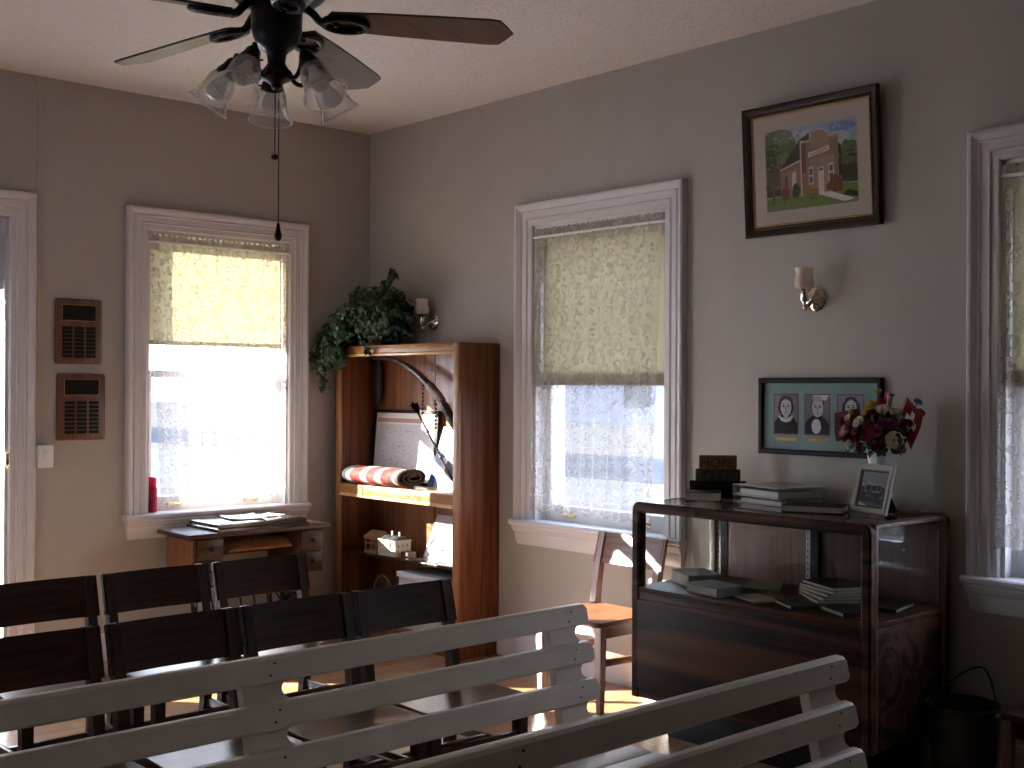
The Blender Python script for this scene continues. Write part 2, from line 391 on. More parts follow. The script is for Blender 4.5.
def baseboard(name, fn, spans, label):
    mb = MB()
    for a, b in spans:
        mb.prism([(0, 0), (.018, 0), (.018, .12), (.012, .14), (.006, .145), (0, .145)], lambda u, v, d: fn(d, v, u), a, b)
    tag(mb.build(name, M['trim'], smooth=False), label, 'baseboard', kind='structure')
baseboard('baseboard_right', WR, [(0.02, -YN)], 'white baseboard along the wall with the framed pictures')
baseboard('baseboard_left', WL, [(0.0, 2.087), (3.18, -XW)], 'white baseboard along the wall with the wooden plaques')

PROFILE = [(0, -.02), (0, .012), (.006, .018), (.030, .018), (.036, .026), (.042, .020), (.070, .022), (.076, .030), (.082, .024), (.090, .030), (.102, .040), (.112, .042), (.120, .036), (.120, -.002)]
def casing(mb, fn, s0, s1, zt, zb, scale=1):
    rg = []
    for o, d in PROFILE:
        o *= scale
        rg.append([fn(s0-o, zb, d), fn(s0-o, zt+o, d), fn(s1+o, zt+o, d), fn(s1+o, zb, d)])
    n = len(rg); V = [[mb.bm.verts.new(p) for p in r] for r in rg]
    for i in range(n-1):
        for k in range(3): mb._f([V[i][k], V[i][k+1], V[i+1][k+1], V[i+1][k]])
    mb._f([V[i][0] for i in range(n)]); mb._f([V[i][3] for i in range(n)])
    return mb
def lift(mb, fn, s, z, d):
    mb.tube(smoothpath([fn(s-.035, z, d), fn(s-.03, z+.004, d+.018), fn(s, z+.006, d+.026), fn(s+.03, z+.004, d+.018), fn(s+.035, z, d)], 4), .005, 8)
    for q in (-.035, .035): wbox(mb, fn, s+q-.012, z-.012, d-.001, s+q+.012, z+.014, d+.005, .002)
def window(name, fn, hole, label, lifts=True):
    s0, s1, z0, z1 = hole
    w = thing(name, label, 'window', fn((s0+s1)/2, z0, 0), kind='structure')
    casing(MB(), fn, s0, s1, z1, z0+.015).build('window_casing', M['trim'], w, angle=20)
    # stool and moulded apron
    mb = MB(); pr = [(.0, 0), (.054, 0), (.062, -.006), (.064, -.015), (.062, -.024), (.054, -.03), (.0, -.03)]
    mb.prism([(-.17, 0), (-.0002, 0), (-.0002, -.03), (-.17, -.03)], lambda u, v, d: fn(d, z0+.022+v, u), s0+.0005, s1-.0005)
    mb.prism(pr, lambda u, v, d: fn(d, z0+.022+v, u), s0-.130, s1+.130)
    mb.build('window_sill', M['trim'], w)
    mb = MB(); pr = [(.052, 0), (.052, .010), (.048, .014), (.043, .026), (.034, .038), (.031, .040), (.031, .050), (.028, .052), (.025, .085), (.021, .100), (.016, .106), (.0, .108)]
    rg = []
    for q, dz in pr:
        e = .122-.016*dz/.108
        z = z0-.008-dz
        rg.append([fn(s0-e, z, 0), fn(s0-e, z, q), fn(s1+e, z, q), fn(s1+e, z, 0)])
    mb.rings(rg); mb.build('apron', M['trim'], w)
    # jamb lining
    mb = MB()
    wbox(mb, fn, s0, z0, 0, s0+.018, z1, -T); wbox(mb, fn, s1-.018, z0, 0, s1, z1, -T); wbox(mb, fn, s0, z1-.018, 0, s1, z1, -T); wbox(mb, fn, s0, z0-.01, -.04, s1, z0+.015, -T-.05)
    for s in (s0+.018, s1-.018):
        k = 1 if s < (s0+s1)/2 else -1
        wbox(mb, fn, s, z0, -.055, s+k*.012, z1, -.07)
    mb.build('jamb', M['trim'], w, smooth=False)
    a, b = s0+.02, s1-.02; zm = (z0+z1)/2
    for nm, za, zb, d, low in (('upper_sash', zm-.02, z1-.02, -.125, 0), ('lower_sash', z0+.02, zm+.02, -.085, 1)):
        mb = MB(); bt = .085 if low else .035
        wbox(mb, fn, a, za, d-.018, a+.045, zb, d+.018, .003); wbox(mb, fn, b-.045, za, d-.018, b, zb, d+.018, .003)
        wbox(mb, fn, a+.045, za, d-.018, b-.045, za+bt, d+.018, .003); wbox(mb, fn, a+.045, zb-.04, d-.018, b-.045, zb, d+.018, .003)
        so = mb.build(nm, M['trim'], w)
        mb = MB(); wbox(mb, fn, a+.04, za+bt-.005, d-.002, b-.04, zb-.035, d+.002); mb.build('glass_pane', M['glass'], so, smooth=False)
        if low and lifts:
            for q in (a+.16, b-.21):
                mb = MB(); lift(mb, fn, q+.03, za+.035, d+.018); mb.build('sash_lift', M['brass'], so)
    return w
window('window_1', WL, W1, 'tall white framed window blazing with sunlight above the sewing table')
window('window_2', WR, W2, 'tall white framed window between the bookcase and the display case')
window('window_3', WR, W3, 'dim white framed window beyond the framed portraits and flowers')

window('window_4', WF, W2, 'white framed window across the room from the bookcase')

def roller(fn, hole, zb, label):
    s0, s1, z0, z1 = hole; a, b = s0+.024, s1-.024; d = -.050
    t = thing('roller_shade', label, 'window shade', fn((s0+s1)/2, z1-.03, d))
    mb = MB(); N_ = 12; V_ = [[mb.bm.verts.new(fn(a+.005+(b-a-.01)*i/N_, zb+.02+(z1-.055-zb)*j/N_, d+.003*math.sin(i*.9+j*.35))) for i in range(N_+1)] for j in range(N_+1)]
    for j in range(N_):
        for i in range(N_): mb._f([V_[j][i], V_[j][i+1], V_[j+1][i+1], V_[j+1][i]])
    mb.build('shade_cloth', M['shade'], t)
    mb = MB(); wbox(mb, fn, a+.005, zb, d-.005, b-.005, zb+.024, d+.005, .003); mb.build('hem_slat', M['shade'], t)
    mb = MB(); mb.tube([fn(a, z1-.035, d-.014), fn(b, z1-.035, d-.014)], .014, 14); mb.build('roller', M['shade'], t)
roller(WL, W1, 1.69, 'cream roller shade drawn halfway, glowing in the sunny window')
roller(WR, W2, 1.475, 'cream roller shade drawn halfway in the window beside the bookcase')
roller(WF, W2, 1.50, 'cream roller shade nearly raised in the window across the room')
roller(WR, W3, 1.475, 'cream roller shade in the dim window beyond the portraits')



def curtain(fn, hole, zb, sa, sb, sba, sbb, label, seed):
    """gathered lace panel from sa..sb at the rod to sba..sbb at the hem"""
    s0, s1, z0, z1 = hole; rnd = random.Random(seed)
    zt = z1-.022; zr = z1-.062; d0 = .006
    t = thing('lace_curtain', label, 'curtain', fn((s0+s1)/2, zr, d0))
    bm = bmesh.new(); uvl = bm.loops.layers.uv.new('UVMap')
    NU, NV = 150, 40; ph = [rnd.uniform(0, 6) for _ in range(4)]
    V = []
    for j in range(NV+1):
        v = j/NV; z = zb+(zt-zb)*v; row = []
        g = 1-v
        for i in range(NU+1):
            u = i/NU
            s = (sba*g+sa*v)+((sbb*g+sb*v)-(sba*g+sa*v))*u
            s += .006*math.sin(u*31+ph[3]+g*1.5)*g
            amp = .006+.010*g
            d = amp*math.sin(u*2*PI*9.3+ph[0]+.8*math.sin(g*2.2+ph[1]))+.4*amp*math.sin(u*2*PI*17+ph[2])
            dz = .008*math.sin(u*2*PI*26+ph[1])*max(0, (v-.955)/.045)
            near = max(0, 1-abs(z-zr)/.02)
            d = d*(1-.7*near)
            hem = .014*abs(math.sin(u*PI*14))*max(0, 1-v*25)
            row.append((fn(s, z+dz+hem, d0+d), (u*(sb-sa)*1.25+seed, v*(zt-zb))))
        V.append([(bm.verts.new(p), q) for p, q in row])
    for j in range(NV):
        for i in range(NU):
            q = [V[j][i], V[j][i+1], V[j+1][i+1], V[j+1][i]]
            f = bm.faces.new([a[0] for a in q])
            for l, a in zip(f.loops, q): l[uvl].uv = a[1]
    mb = MB(); mb.bm.free(); mb.bm = bm
    mb.build('lace_panel', lace('lace %d' % seed, zt-zb), t, angle=180)
    mb = MB(); mb.tube([fn(s0+.001, zr, d0), fn(s1-.001, zr, d0)], .007, 10); mb.build('curtain_rod', M['white_plastic'], t)
curtain(WL, W1, .815, W1[1]-.012, W1[0]+.012, W1[1]-.085, W1[0]+.015, 'white lace curtain washed out by sun in the window above the sewing table', 1)
curtain(WR, W2, .80, W2[0]+.012, W2[1]-.012, W2[0]-.015, W2[1]-.09, 'white lace curtain in the window between bookcase and display case', 2)
curtain(WR, W3, .86, W3[0]+.02, W3[1]-.012, W3[0]-.01, W3[1]-.05, 'grey lace curtain in the dim window beyond the portraits', 3)

# door in the left wall
d1 = thing('door_1', 'white framed doorway with a bright glazed storm door beside the plaques', 'door', WL(2.63, 0, 0), kind='structure')
casing(MB(), WL, D1[0], D1[1], D1[3], 0, 1.05).build('door_casing', M['trim'], d1, angle=20)
mb = MB()
wbox(mb, WL, D1[0], 0, 0, D1[0]+.018, D1[3], -T); wbox(mb, WL, D1[1]-.018, 0, 0, D1[1], D1[3], -T); wbox(mb, WL, D1[0], D1[3]-.018, 0, D1[1], D1[3], -T)
wbox(mb, WL, D1[0], 1.95, -.03, D1[1], 1.985, -.13); wbox(mb, WL, D1[0], -.02, 0, D1[1], .02, -T)
mb.build('door_jamb', M['trim'], d1, smooth=False)
mb = MB(); wbox(mb, WL, D1[0]+.018, 1.985, -.075, D1[1]-.018, D1[3]-.018, -.085)
mb.build('transom_panel', plain('grey transom panel', (.40, .39, .40), .5, var=.03), d1, smooth=False)
mb = MB(); a, b = D1[0]+.02, D1[1]-.02
wbox(mb, WL, a, .02, -.14, a+.05, 1.945, -.17, .003); wbox(mb, WL, b-.09, .02, -.14, b, 1.945, -.17, .003)
wbox(mb, WL, a+.05, .02, -.14, b-.09, .22, -.17, .003); wbox(mb, WL, a+.05, 1.87, -.14, b-.09, 1.945, -.17, .003)
leaf = mb.build('storm_door', M['trim'], d1)
mb = MB(); wbox(mb, WL, a+.045, .21, -.153, b-.085, 1.88, -.157); mb.build('glass_pane', M['glass'], leaf, smooth=False)
mb = MB(); wbox(mb, WL, D1[0]+.0175, 1.055, -.02, D1[0]+.022, 1.125, -.06, .001); wbox(mb, WL, D1[0]-.002, 1.06, .0185, D1[0]+.016, 1.12, .014, .001)
mb.build('strike_plate', M['brass'], d1)

# surface cable channel and switch
mb = MB(); wbox(mb, WL, 2.058, 1.165, 0, 2.074, H-.001, .010, .002)
tag(mb.build('trim_1', plain('painted cable cover', (.46, .40, .36), .5, var=.02), None), 'thin painted cable cover running up the wall beside the door', 'trim', kind='structure')
sw = thing('light_switch', 'white surface mounted light switch beside the door frame', 'light switch', WL(2.038, 1.1, 0))
mb = MB(); wbox(mb, WL, 1.996, 1.04, 0, 2.080, 1.158, .042, .004); mb.build('switch_box', M['white_plastic'], sw)
mb = MB(); wbox(mb, WL, 2.000, 1.044, .042, 2.076, 1.154, .047, .003); mb.build('cover_plate', M['white_plastic'], sw)
mb = MB(); wbox(mb, WL, 2.024, 1.075, .047, 2.050, 1.125, .053, .002); mb.build('rocker', M['white_plastic'], sw)

# name plaques
def plaque(s0, s1, z0, z1, label):
    t = thing('name_plaque', label, 'plaque', WL((s0+s1)/2, z0, 0), 'wooden name plaques beside the door')
    mb = MB(); wbox(mb, WL, s0, z0, .001, s1, z1, .022, .012); mb.build('backing_board', M['plaquewood'], t)
    W = s1-s0; h = z1-z0
    mb = MB(); wbox(mb, WL, s0+.035, z1-.115, .022, s1-.035, z1-.03, .0235); mb.build('plate_border', M['gold'], t, smooth=False)
    mb = MB(); wbox(mb, WL, s0+.038, z1-.112, .0235, s1-.038, z1-.033, .025); mb.build('title_plate', M['black'], t, smooth=False)
    for c in range(3):
        for r in range(8):
            a = s0+.032+c*(W-.064)/3; zz = z1-.145-r*(h-.175)/8
            mb = MB(); wbox(mb, WL, a+.006, zz-.017, .022, a+(W-.064)/3-.006, zz, .0245); mb.build('name_plate', M['black'], t, smooth=False)
plaque(1.734, 1.985, 1.575, 1.915, 'upper of two dark wooden name plaques beside the door')
plaque(1.715, 1.972, 1.177, 1.526, 'lower of two dark wooden name plaques beside the door')

# red bottle on the sunny sill
bt = thing('plastic_bottle', 'small red bottle standing on the sunny window sill', 'bottle', WL(1.425, W1[2]+.022, -.03))
mt = Matrix.Translation(WL(1.425, W1[2]+.0225, -.03))
MB().lathe([(.001, 0), (.026, 0), (.028, .005), (.028, .13), (.022, .145)], mt, 20).build('bottle_body', plain('red plastic', (.45, .02, .06), .3), bt)
MB().lathe([(.022, .145), (.024, .147), (.024, .185), (.018, .195), (.001, .197)], mt, 20).build('bottle_cap', plain('bright red cap', (.62, .03, .10), .3), bt)

# ------------------------------------------------------------------ sewing table
SX0, SX1, SY0, SY1, SZ = -1.462, -.585, -.475, -.100, .690
st = thing('sewing_table', 'antique treadle sewing table with drawers under the sunny window', 'sewing table', ((SX0+SX1)/2, (SY0+SY1)/2, 0))
MB().box(SX0, SY0, SZ-.024, SX1, SY1, SZ, .007).build('table_top', M['sewwood'], st)
def drawers(x0, x1, nm):
    mb = MB().box(x0, SY0+.03, .425, x1, SY1-.02, SZ-.024, .003); o = mb.build(nm, M['sewwood'], st)
    for k in range(2):
        z0 = .435+k*.118
        q = MB().box(x0+.012, SY0+.016, z0, x1-.012, SY0+.030, z0+.105, .005).build('drawer', M['sewwood'], o)
        # carved moulding and knob on the face
    mb = MB()
    return o
for x0, x1 in ((SX0+.05, SX0+.215), (SX1-.205, SX1-.04)):
    o = drawers(x0, x1, 'drawer_case')
    for k in range(2):
        z = .487+k*.118; xm = (x0+x1)/2
        MB().lathe([(.001, 0), (.008, 0), (.006, .012), (.013, .02), (.011, .028), (.001, .031)], Matrix.Translation((xm, SY0+.017, z)) @ Matrix.Rotation(R(90), 4, 'X'), 14).build('knob', M['iron'], st)
MB().box(SX0+.046, SY0+.045, .44, SX0+.0505, SY1-.035, SZ-.04, .001).build('side_panel', M['seworange'], st)
# tilting front panel and apron between the drawers
mb = MB(); mb.bar((SX0+.25, SY0+.075, .605), (SX1-.24, SY0+.075, .605), .095, .016, (0, -.5, .866), .003); mb.build('tilting_panel', M['seworange'], st)
MB().box(SX0+.215, SY1-.04, .52, SX1-.205, SY1-.025, SZ-.024, .002).build('back_rail', M['sewwood'], st)
MB().box(SX0+.26, SY0+.15, .56, SX1-.25, SY0+.30, .655, .012).build('machine_head', M['iron'], st)
def ironleg(x):
    mb = MB(); y0, y1 = SY0+.055, SY1-.045; r = .011
    mb.tube(smoothpath([(x, y0+.02, .425), (x, y0+.05, .32), (x, y0+.075, .2), (x, y0+.03, .08), (x, y0-.02, .012)]), r)
    mb.tube(smoothpath([(x, y1-.02, .425), (x, y1-.05, .32), (x, y1-.075, .2), (x, y1-.03, .08), (x, y1+.02, .012)]), r)
    for z, k in ((.36, .06), (.15, .05)): mb.tube([(x, y0+k, z), (x, y1-k, z)], .009)
    for q in range(2):
        pts = []
        for k in range(15):
            a = k*.55; rr = .048*(1-k/18)
            pts.append((x, (y0+y1)/2+(-1)**q*(.052-rr*math.cos(a)*.9), .255+rr*math.sin(a)))
        mb.tube(pts, .007)
    mb.tube([(x, y0+.05, .425), (x, y1-.05, .425)], .010)
    mb.build('leg', M['iron'], st)
ironleg(SX0+.16); ironleg(SX1-.15)
mb = MB()
for z in (.38, .14): mb.tube([(SX0+.16, (SY0+SY1)/2, z), (SX1-.15, (SY0+SY1)/2, z)], .008)
for k in range(7): mb.tube(smoothpath([(SX0+.2+k*.085, (SY0+SY1)/2, .14), (SX0+.24+k*.085, (SY0+SY1)/2, .26), (SX0+.2+k*.085, (SY0+SY1)/2, .38)], 4), .005)
mb.build('cast_brace', M['iron'], st)
mb = MB(); mb.box(SX0+.3, SY0+.10, .075, SX1-.3, SY1-.08, .087, .004)
mb.build('treadle', M['iron'], st)
wp = Matrix.Translation((SX1-.215, (SY0+SY1)/2, .26)) @ Matrix.Rotation(R(90), 4, 'Y')
mb = MB(); mb.tube([wp @ Vector((.115*math.cos(a), .115*math.sin(a), 0)) for a in [2*PI*k/28 for k in range(29)]], .010, 8, False)
for k in range(6): mb.tube([wp @ Vector((.01*math.cos(k*PI/3), .01*math.sin(k*PI/3), 0)), wp @ Vector((.112*math.cos(k*PI/3), .112*math.sin(k*PI/3), 0))], .005, 6)
mb.build('flywheel', M['iron'], st)
# flat lid case on top with papers
cx0, cx1, cy0, cy1 = -1.275, -.735, -.445, -.115
mb = MB(); mb.rings([[(cx0-k, cy0-k, z), (cx1+k, cy0-k, z), (cx1+k, cy1+k, z), (cx0-k, cy1+k, z)] for k, z in ((.012, SZ+.0006), (.012, SZ+.014), (.0, SZ+.02), (0, SZ+.036), (-.02, SZ+.046))])
tag(mb.build('flat_case', wood('dark polished case wood', (.016, .010, .008), (.05, .028, .018), 'x', 36, .16, .6, .4), None, origin=((cx0+cx1)/2, (cy0+cy1)/2, SZ)), 'flat dark polished wooden case lying on the sewing table', 'case')
def sheet(pts, z, name, label, cat, mat, curl=.006, parent=None, group=None):
    """a slightly curled sheet of paper over four corners"""
    P = [Vector((p[0], p[1], 0)) for p in pts]; N = 8; bm = bmesh.new(); up = []
    for j in range(N+1):
        for i in range(N+1):
            u, v = i/N, j/N
            p = (P[0]*(1-u)+P[1]*u)*(1-v)+(P[3]*(1-u)+P[2]*u)*v
            p.z = z+.0012+curl*((abs(u-.5)*2)**3*.6+(abs(v-.5)*2)**4*.5)
            up.append(bm.verts.new(p))
    for j in range(N):
        for i in range(N):
            a = j*(N+1)+i; bm.faces.new([up[a], up[a+1], up[a+N+2], up[a+N+1]])
    r = bmesh.ops.extrude_face_region(bm, geom=list(bm.faces)); bmesh.ops.translate(bm, verts=[e for e in r['geom'] if isinstance(e, bmesh.types.BMVert)], vec=(0, 0, -.0008))
    mb = MB(); mb.bm.free(); mb.bm = bm; c = sum(P, Vector())/4
    return tag(mb.build(name, mat, None, origin=(c.x, c.y, z)), label, cat, group)
sheet([(-1.17, -.40), (-.97, -.42), (-.93, -.20), (-1.13, -.18)], SZ+.046, 'paper_sheet', 'larger white paper sheet on the flat dark case', 'paper', M['paper'], .012)
sheet([(-.93, -.36), (-.80, -.33), (-.83, -.20), (-.96, -.23)], SZ+.046, 'paper_sheet', 'smaller white paper sheet beside the larger one on the dark case', 'paper', M['paper'], .008)

# ------------------------------------------------------------------ bookcase
BX, BY0, BY1, BH = -.300, -.085, -1.247, 1.705
bc = thing('bookcase', 'tall open reddish oak bookcase standing in the corner', 'bookcase', (BX/2, (BY0+BY1)/2, 0))
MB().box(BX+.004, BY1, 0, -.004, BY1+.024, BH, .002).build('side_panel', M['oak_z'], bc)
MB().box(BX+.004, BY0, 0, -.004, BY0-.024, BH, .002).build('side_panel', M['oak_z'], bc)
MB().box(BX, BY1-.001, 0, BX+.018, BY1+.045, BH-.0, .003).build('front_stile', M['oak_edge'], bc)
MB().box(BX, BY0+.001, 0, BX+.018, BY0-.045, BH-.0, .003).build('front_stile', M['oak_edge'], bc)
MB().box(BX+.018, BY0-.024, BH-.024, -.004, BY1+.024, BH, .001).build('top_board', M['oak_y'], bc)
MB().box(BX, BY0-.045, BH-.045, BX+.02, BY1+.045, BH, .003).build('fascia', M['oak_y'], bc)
MB().box(BX-.002, BY0-.046, BH-.062, BX+.03, BY1+.046, BH-.046, .003).build('glint_strip', M['oak_glint'], bc)  # moulding whose lighter colour stands for a glint on the bevel
MB().box(-.016, BY0-.024, .06, -.004, -.688, BH-.024).build('back_panel', M['oak_back'], bc)
MB().box(-.016, -.694, .06, -.004, BY1+.024, BH-.024).build('back_panel', M['oak_back'], bc)
S1 = .884
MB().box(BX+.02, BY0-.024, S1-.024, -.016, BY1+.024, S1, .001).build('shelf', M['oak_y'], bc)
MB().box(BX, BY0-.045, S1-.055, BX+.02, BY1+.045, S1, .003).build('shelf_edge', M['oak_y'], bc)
MB().box(BX-.002, BY0-.046, S1-.074, BX+.026, BY1+.046, S1-.056, .003).build('glint_strip', M['oak_glint'], bc)
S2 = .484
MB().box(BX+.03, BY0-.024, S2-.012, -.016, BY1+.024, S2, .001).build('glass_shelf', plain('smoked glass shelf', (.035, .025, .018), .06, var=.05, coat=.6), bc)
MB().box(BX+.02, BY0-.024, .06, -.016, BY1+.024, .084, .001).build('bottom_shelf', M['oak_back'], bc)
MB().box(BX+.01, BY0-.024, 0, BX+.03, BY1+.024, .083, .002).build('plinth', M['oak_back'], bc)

# flat picture helper: a leaning or hanging board with coloured shapes; (u right, v up) -> world through fn(u, v, d)
def shapes(parent, name, fn, w, h, layers, mats, d0=0.0):
    """layers: list of (material index, polygon) drawn in order, each a hair in front of the last"""
    mb = MB(); d = d0; step = min(.0002, .004/len(layers))
    for mi, poly in layers:
        d += step; mb.mi = mi
        vs = [mb.bm.verts.new(fn(u, v, d)) for u, v in poly]
        mb._f(vs)
    bm = mb.bm
    L = Vector((0, 0, 0)); q = parent
    while q is not None: L += q.location; q = q.parent
    bmesh.ops.translate(bm, verts=bm.verts, vec=-L)
    me = bpy.data.meshes.new(name); bm.to_mesh(me); bm.free()
    for m_ in mats: me.materials.append(m_)
    o = bpy.data.objects.new(name, me); COL.objects.link(o); o.parent = parent; return o
def rect(x0, y0, x1, y1): return [(x0, y0), (x1, y0), (x1, y1), (x0, y1)]
def ell(cx, cy, rx, ry, n=20, a0=0, a1=2*PI, wob=0, sd=0):
    rr = random.Random(sd); full = abs(a1-a0-2*PI) < 1e-6
    return [(cx+rx*(1+rr.uniform(-wob, wob))*math.cos(a0+(a1-a0)*k/(n if full else n-1)), cy+ry*(1+rr.uniform(-wob, wob))*math.sin(a0+(a1-a0)*k/(n if full else n-1))) for k in range(n)]
FLAT = {}
def flat(r, g, b):
    k = (r, g, b)
    if k not in FLAT: FLAT[k] = plain('print %d %d %d' % k, srgb(r, g, b), .7, var=.10, scale=110)
    return FLAT[k]
def lean(y0, y1, z0, h, xb, xt, base=0):
    """board facing -x whose foot is at xb and top at xt; u along -y"""
    L = math.hypot(h, xt-xb); up = Vector((xt-xb, 0, h)).normalized(); nrm = Vector((-h, 0, xt-xb)).normalized()
    return lambda u, v, d: Vector((xb, y0-u, z0))+up*v+nrm*d

# framed map
mapt = thing('framed_map', 'black framed pale map leaning inside the bookcase behind the blanket', 'framed map', (-.09, -.44, S1))
fm = lean(-.120, -.760, S1+.001, .437, -.062, -.026)
mb = MB(); fw, fh = .640, .44
for q in (rect(0, 0, fw, .018), rect(0, fh-.018, fw, fh), rect(0, .018, .018, fh-.018), rect(fw-.024, .018, fw, fh-.018)): mb.prism(q, fm, 0, .018)
mb.prism(rect(.01, .01, fw-.01, fh-.01), fm, 0, .004)
mb.build('frame', M['black'], mapt, smooth=False)
rr = random.Random(3); ly = [(0, rect(.018, .018, fw-.024, fh-.018)), (1, rect(.03, fh-.075, fw-.04, fh-.050)), (2, rect(.055, .04, fw-.05, fh-.085))]
for k in range(90):
    x, y = rr.uniform(.08, fw-.1), rr.uniform(.06, fh-.11); l = rr.uniform(.006, .03); a = rr.uniform(-.5, .5)
    ly.append((rr.choice((3, 3, 4)), [(x, y), (x+l, y+a*l), (x+l, y+a*l+.003), (x, y+.003)]))
shapes(mapt, 'map_print', fm, fw, fh, ly, [M['paper'], flat(190, 150, 135), flat(205, 203, 208), flat(150, 146, 150), flat(160, 110, 105)], .004)
MB().prism(rect(.016, .016, fw-.022, fh-.016), fm, .012, .0135).build('glass_pane', M['picglass'], mapt, smooth=False)

# photo print leaning at the right of the upper shelf
def photo_print(name, label, y0, w, z0, h, xb, xt, ly, mats, cat='photograph'):
    t = thing(name, label, cat, (xb, y0-w/2, z0))
    fn = lean(y0, y0-w, z0+.001, h, xb, xt)
    MB().prism(rect(0, 0, w, h), fn, 0, .003).build('card', M['paper'], t, smooth=False)
    shapes(t, 'print', fn, w, h, ly, mats, .003); return t
ly = [(0, rect(.01, .01, .24, .25)), (1, [(.01, .01), (.09, .01), (.075, .14), (.05, .21), (.01, .25)]), (2, [(.0, .01), (.06, .01), (.05, .12), (.0, .15)]), (3, ell(.17, .12, .05, .09, 18, wob=.25, sd=4)), (4, rect(.105, .02, .112, .22)), (3, ell(.08, .22, .03, .035, 12, wob=.2, sd=2)), (0, ell(.2, .19, .03, .04, 12, wob=.3, sd=1))]
photo_print('photo_print', 'blue and white picture print leaning beside the framed map', -.80, .265, S1, .37, -.16, -.025, ly, [flat(215, 217, 225), flat(165, 190, 225), flat(70, 110, 170), flat(90, 95, 105), flat(235, 235, 235)])
ly = [(0, rect(.0, .0, .30, .26)), (1, rect(0, .17, .30, .26)), (2, [(.01, .05), (.09, .06), (.10, .16), (.03, .17)]), (3, ell(.05, .10, .03, .03, 12, wob=.3, sd=5)), (3, ell(.16, .05, .06, .03, 14, wob=.3, sd=6)), (4, ell(.2, .1, .04, .06, 14, wob=.3, sd=8)), (3, rect(.11, .02, .118, .17))]
photo_print('photo_print', 'white poster with grey pictures leaning on the lower glass shelf', -.735, .30, S2, .245, -.13, -.022, ly, [flat(225, 228, 232), flat(172, 170, 180), flat(140, 150, 165), flat(85, 88, 92), flat(190, 210, 235)])

# folded blanket: flattened spiral swept along y
bl = thing('folded_blanket', 'folded red, white and brown striped blanket on the bookcase shelf', 'blanket', (-.2, -.48, S1))
stripes = banded('woven blanket stripes', [(0, (.055, .032, .022)), (.10, (.50, .46, .42)), (.14, (.07, .045, .035)), (.24, (.30, .035, .028)), (.33, (.45, .42, .38)), (.42, (.36, .03, .024)), (.58, (.48, .44, .40)), (.64, (.30, .26, .23)), (.69, (.40, .04, .03)), (.85, (.48, .45, .42)), (.93, (.5, .48, .46))], 1, -.27, .27)
pts = []
for k in range(90):
    t = k/89; a = -PI/2-t*2*PI*2.6; s = 1-.33*t*2.2 if t < .9 else .35
    s = max(.25, 1-.30*t*2.6)
    pts.append(((.105*s)*math.cos(a), (.050*s)*math.sin(a)))
bm = bmesh.new(); NY = 40; rows = []
for j in range(NY+1):
    y = -.20-.555*j/NY; w = 1+.10*math.sin(j*.33)*.6; sag = .006*math.sin(j*.5)
    row = []
    for (px, pz) in pts:
        ee = 1-.12*math.exp(-((j)/3.5)**2)
        row.append(bm.verts.new((-.222+px*.95*w*ee-.03*(1-j/NY), y+.012*math.sin(px*22+j*.1), S1+.054+pz*ee+sag*(pz/.05)*.5)))
    rows.append(row)
for a, b in zip(rows[:-1], rows[1:]):
    for i in range(len(pts)-1): bm.faces.new([a[i], a[i+1], b[i+1], b[i]])
mb = MB(); mb.bm.free(); mb.bm = bm
zm = min(v.co.z for v in bm.verts); bmesh.ops.translate(bm, verts=bm.verts, vec=(0, 0, S1+.008-zm))
o = mb.build('blanket_cloth', stripes, bl, angle=180)
md = o.modifiers.new('thick', 'SOLIDIFY'); md.thickness = .013; md.offset = 0
# hunting bow, arrow, hanging sheath
bow = thing('hunting_bow', 'dark curved wooden bow bent across the upper bookcase shelf', 'bow', (-.13, -.64, 1.50))
bp_ = smoothpath([(-.13, -.225, 1.636), (-.13, -.36, 1.636), (-.13, -.48, 1.614), (-.13, -.61, 1.568), (-.13, -.72, 1.512), (-.13, -.82, 1.444), (-.13, -.92, 1.358), (-.13, -1.02, 1.24), (-.125, -1.09, 1.12), (-.12, -1.13, .99), (-.12, -1.15, S1+.012)], 5)
n_ = len(bp_); rs = [.008+.013*math.sin(PI*k/(n_-1))**.8 for k in range(n_)]
MB().tube(bp_, rs, 10).build('bow_limb', wood('bow wood', (.025, .016, .012), (.075, .045, .032), 'y', 40, .35, .2), bow)
k0, k1 = int(n_*.46), int(n_*.60)
MB().tube(bp_[k0:k1], [r*1.3 for r in rs[k0:k1]], 12).build('grip_wrap', plain('grey hide wrap', (.30, .26, .23), .8, var=.3, scale=60), bow)
k0, k1 = int(n_*.60), int(n_*.72)
MB().tube(bp_[k0:k1], [r*1.25 for r in rs[k0:k1]], 12).build('grip_band', plain('dark green band', (.03, .035, .028), .5), bow)
for yy, zz in ((-.745, 1.47), (-.865, 1.385)):
    mb = MB(); p = [(-.15, yy, zz-.022*k) for k in range(8)]
    for q in p: mb.ball(q, .0085, 8)
    mb.build('bead_string', plain('dark red beads', (.16, .012, .015), .3), bow)
ar = thing('feathered_arrow', 'thin dark arrow with fletching leaning across the framed map', 'arrow', (-.2, -1.0, S1))
a0, a1 = Vector((-.155, -.655, 1.375)), Vector((-.245, -1.19, S1+.012))
dv = (a0-a1).normalized()
MB().tube([a0, a1], .0055, 8).build('arrow_shaft', plain('dark arrow wood', (.012, .009, .007), .8, spec=.05), ar)
mb = MB()
for k in range(3):
    n1 = Matrix.Rotation(k*2*PI/3, 3, dv) @ dv.orthogonal().normalized(); e = dv.cross(n1)*.0012
    a = a0-dv*.015; q = [a, a-dv*.01+n1*.026, a-dv*.055+n1*.022, a-dv*.08]
    mb.rings([[p+e for p in q], [p-e for p in q]])
mb.build('fletching', plain('dark feather', (.010, .008, .007), .9, spec=0), ar, smooth=False)
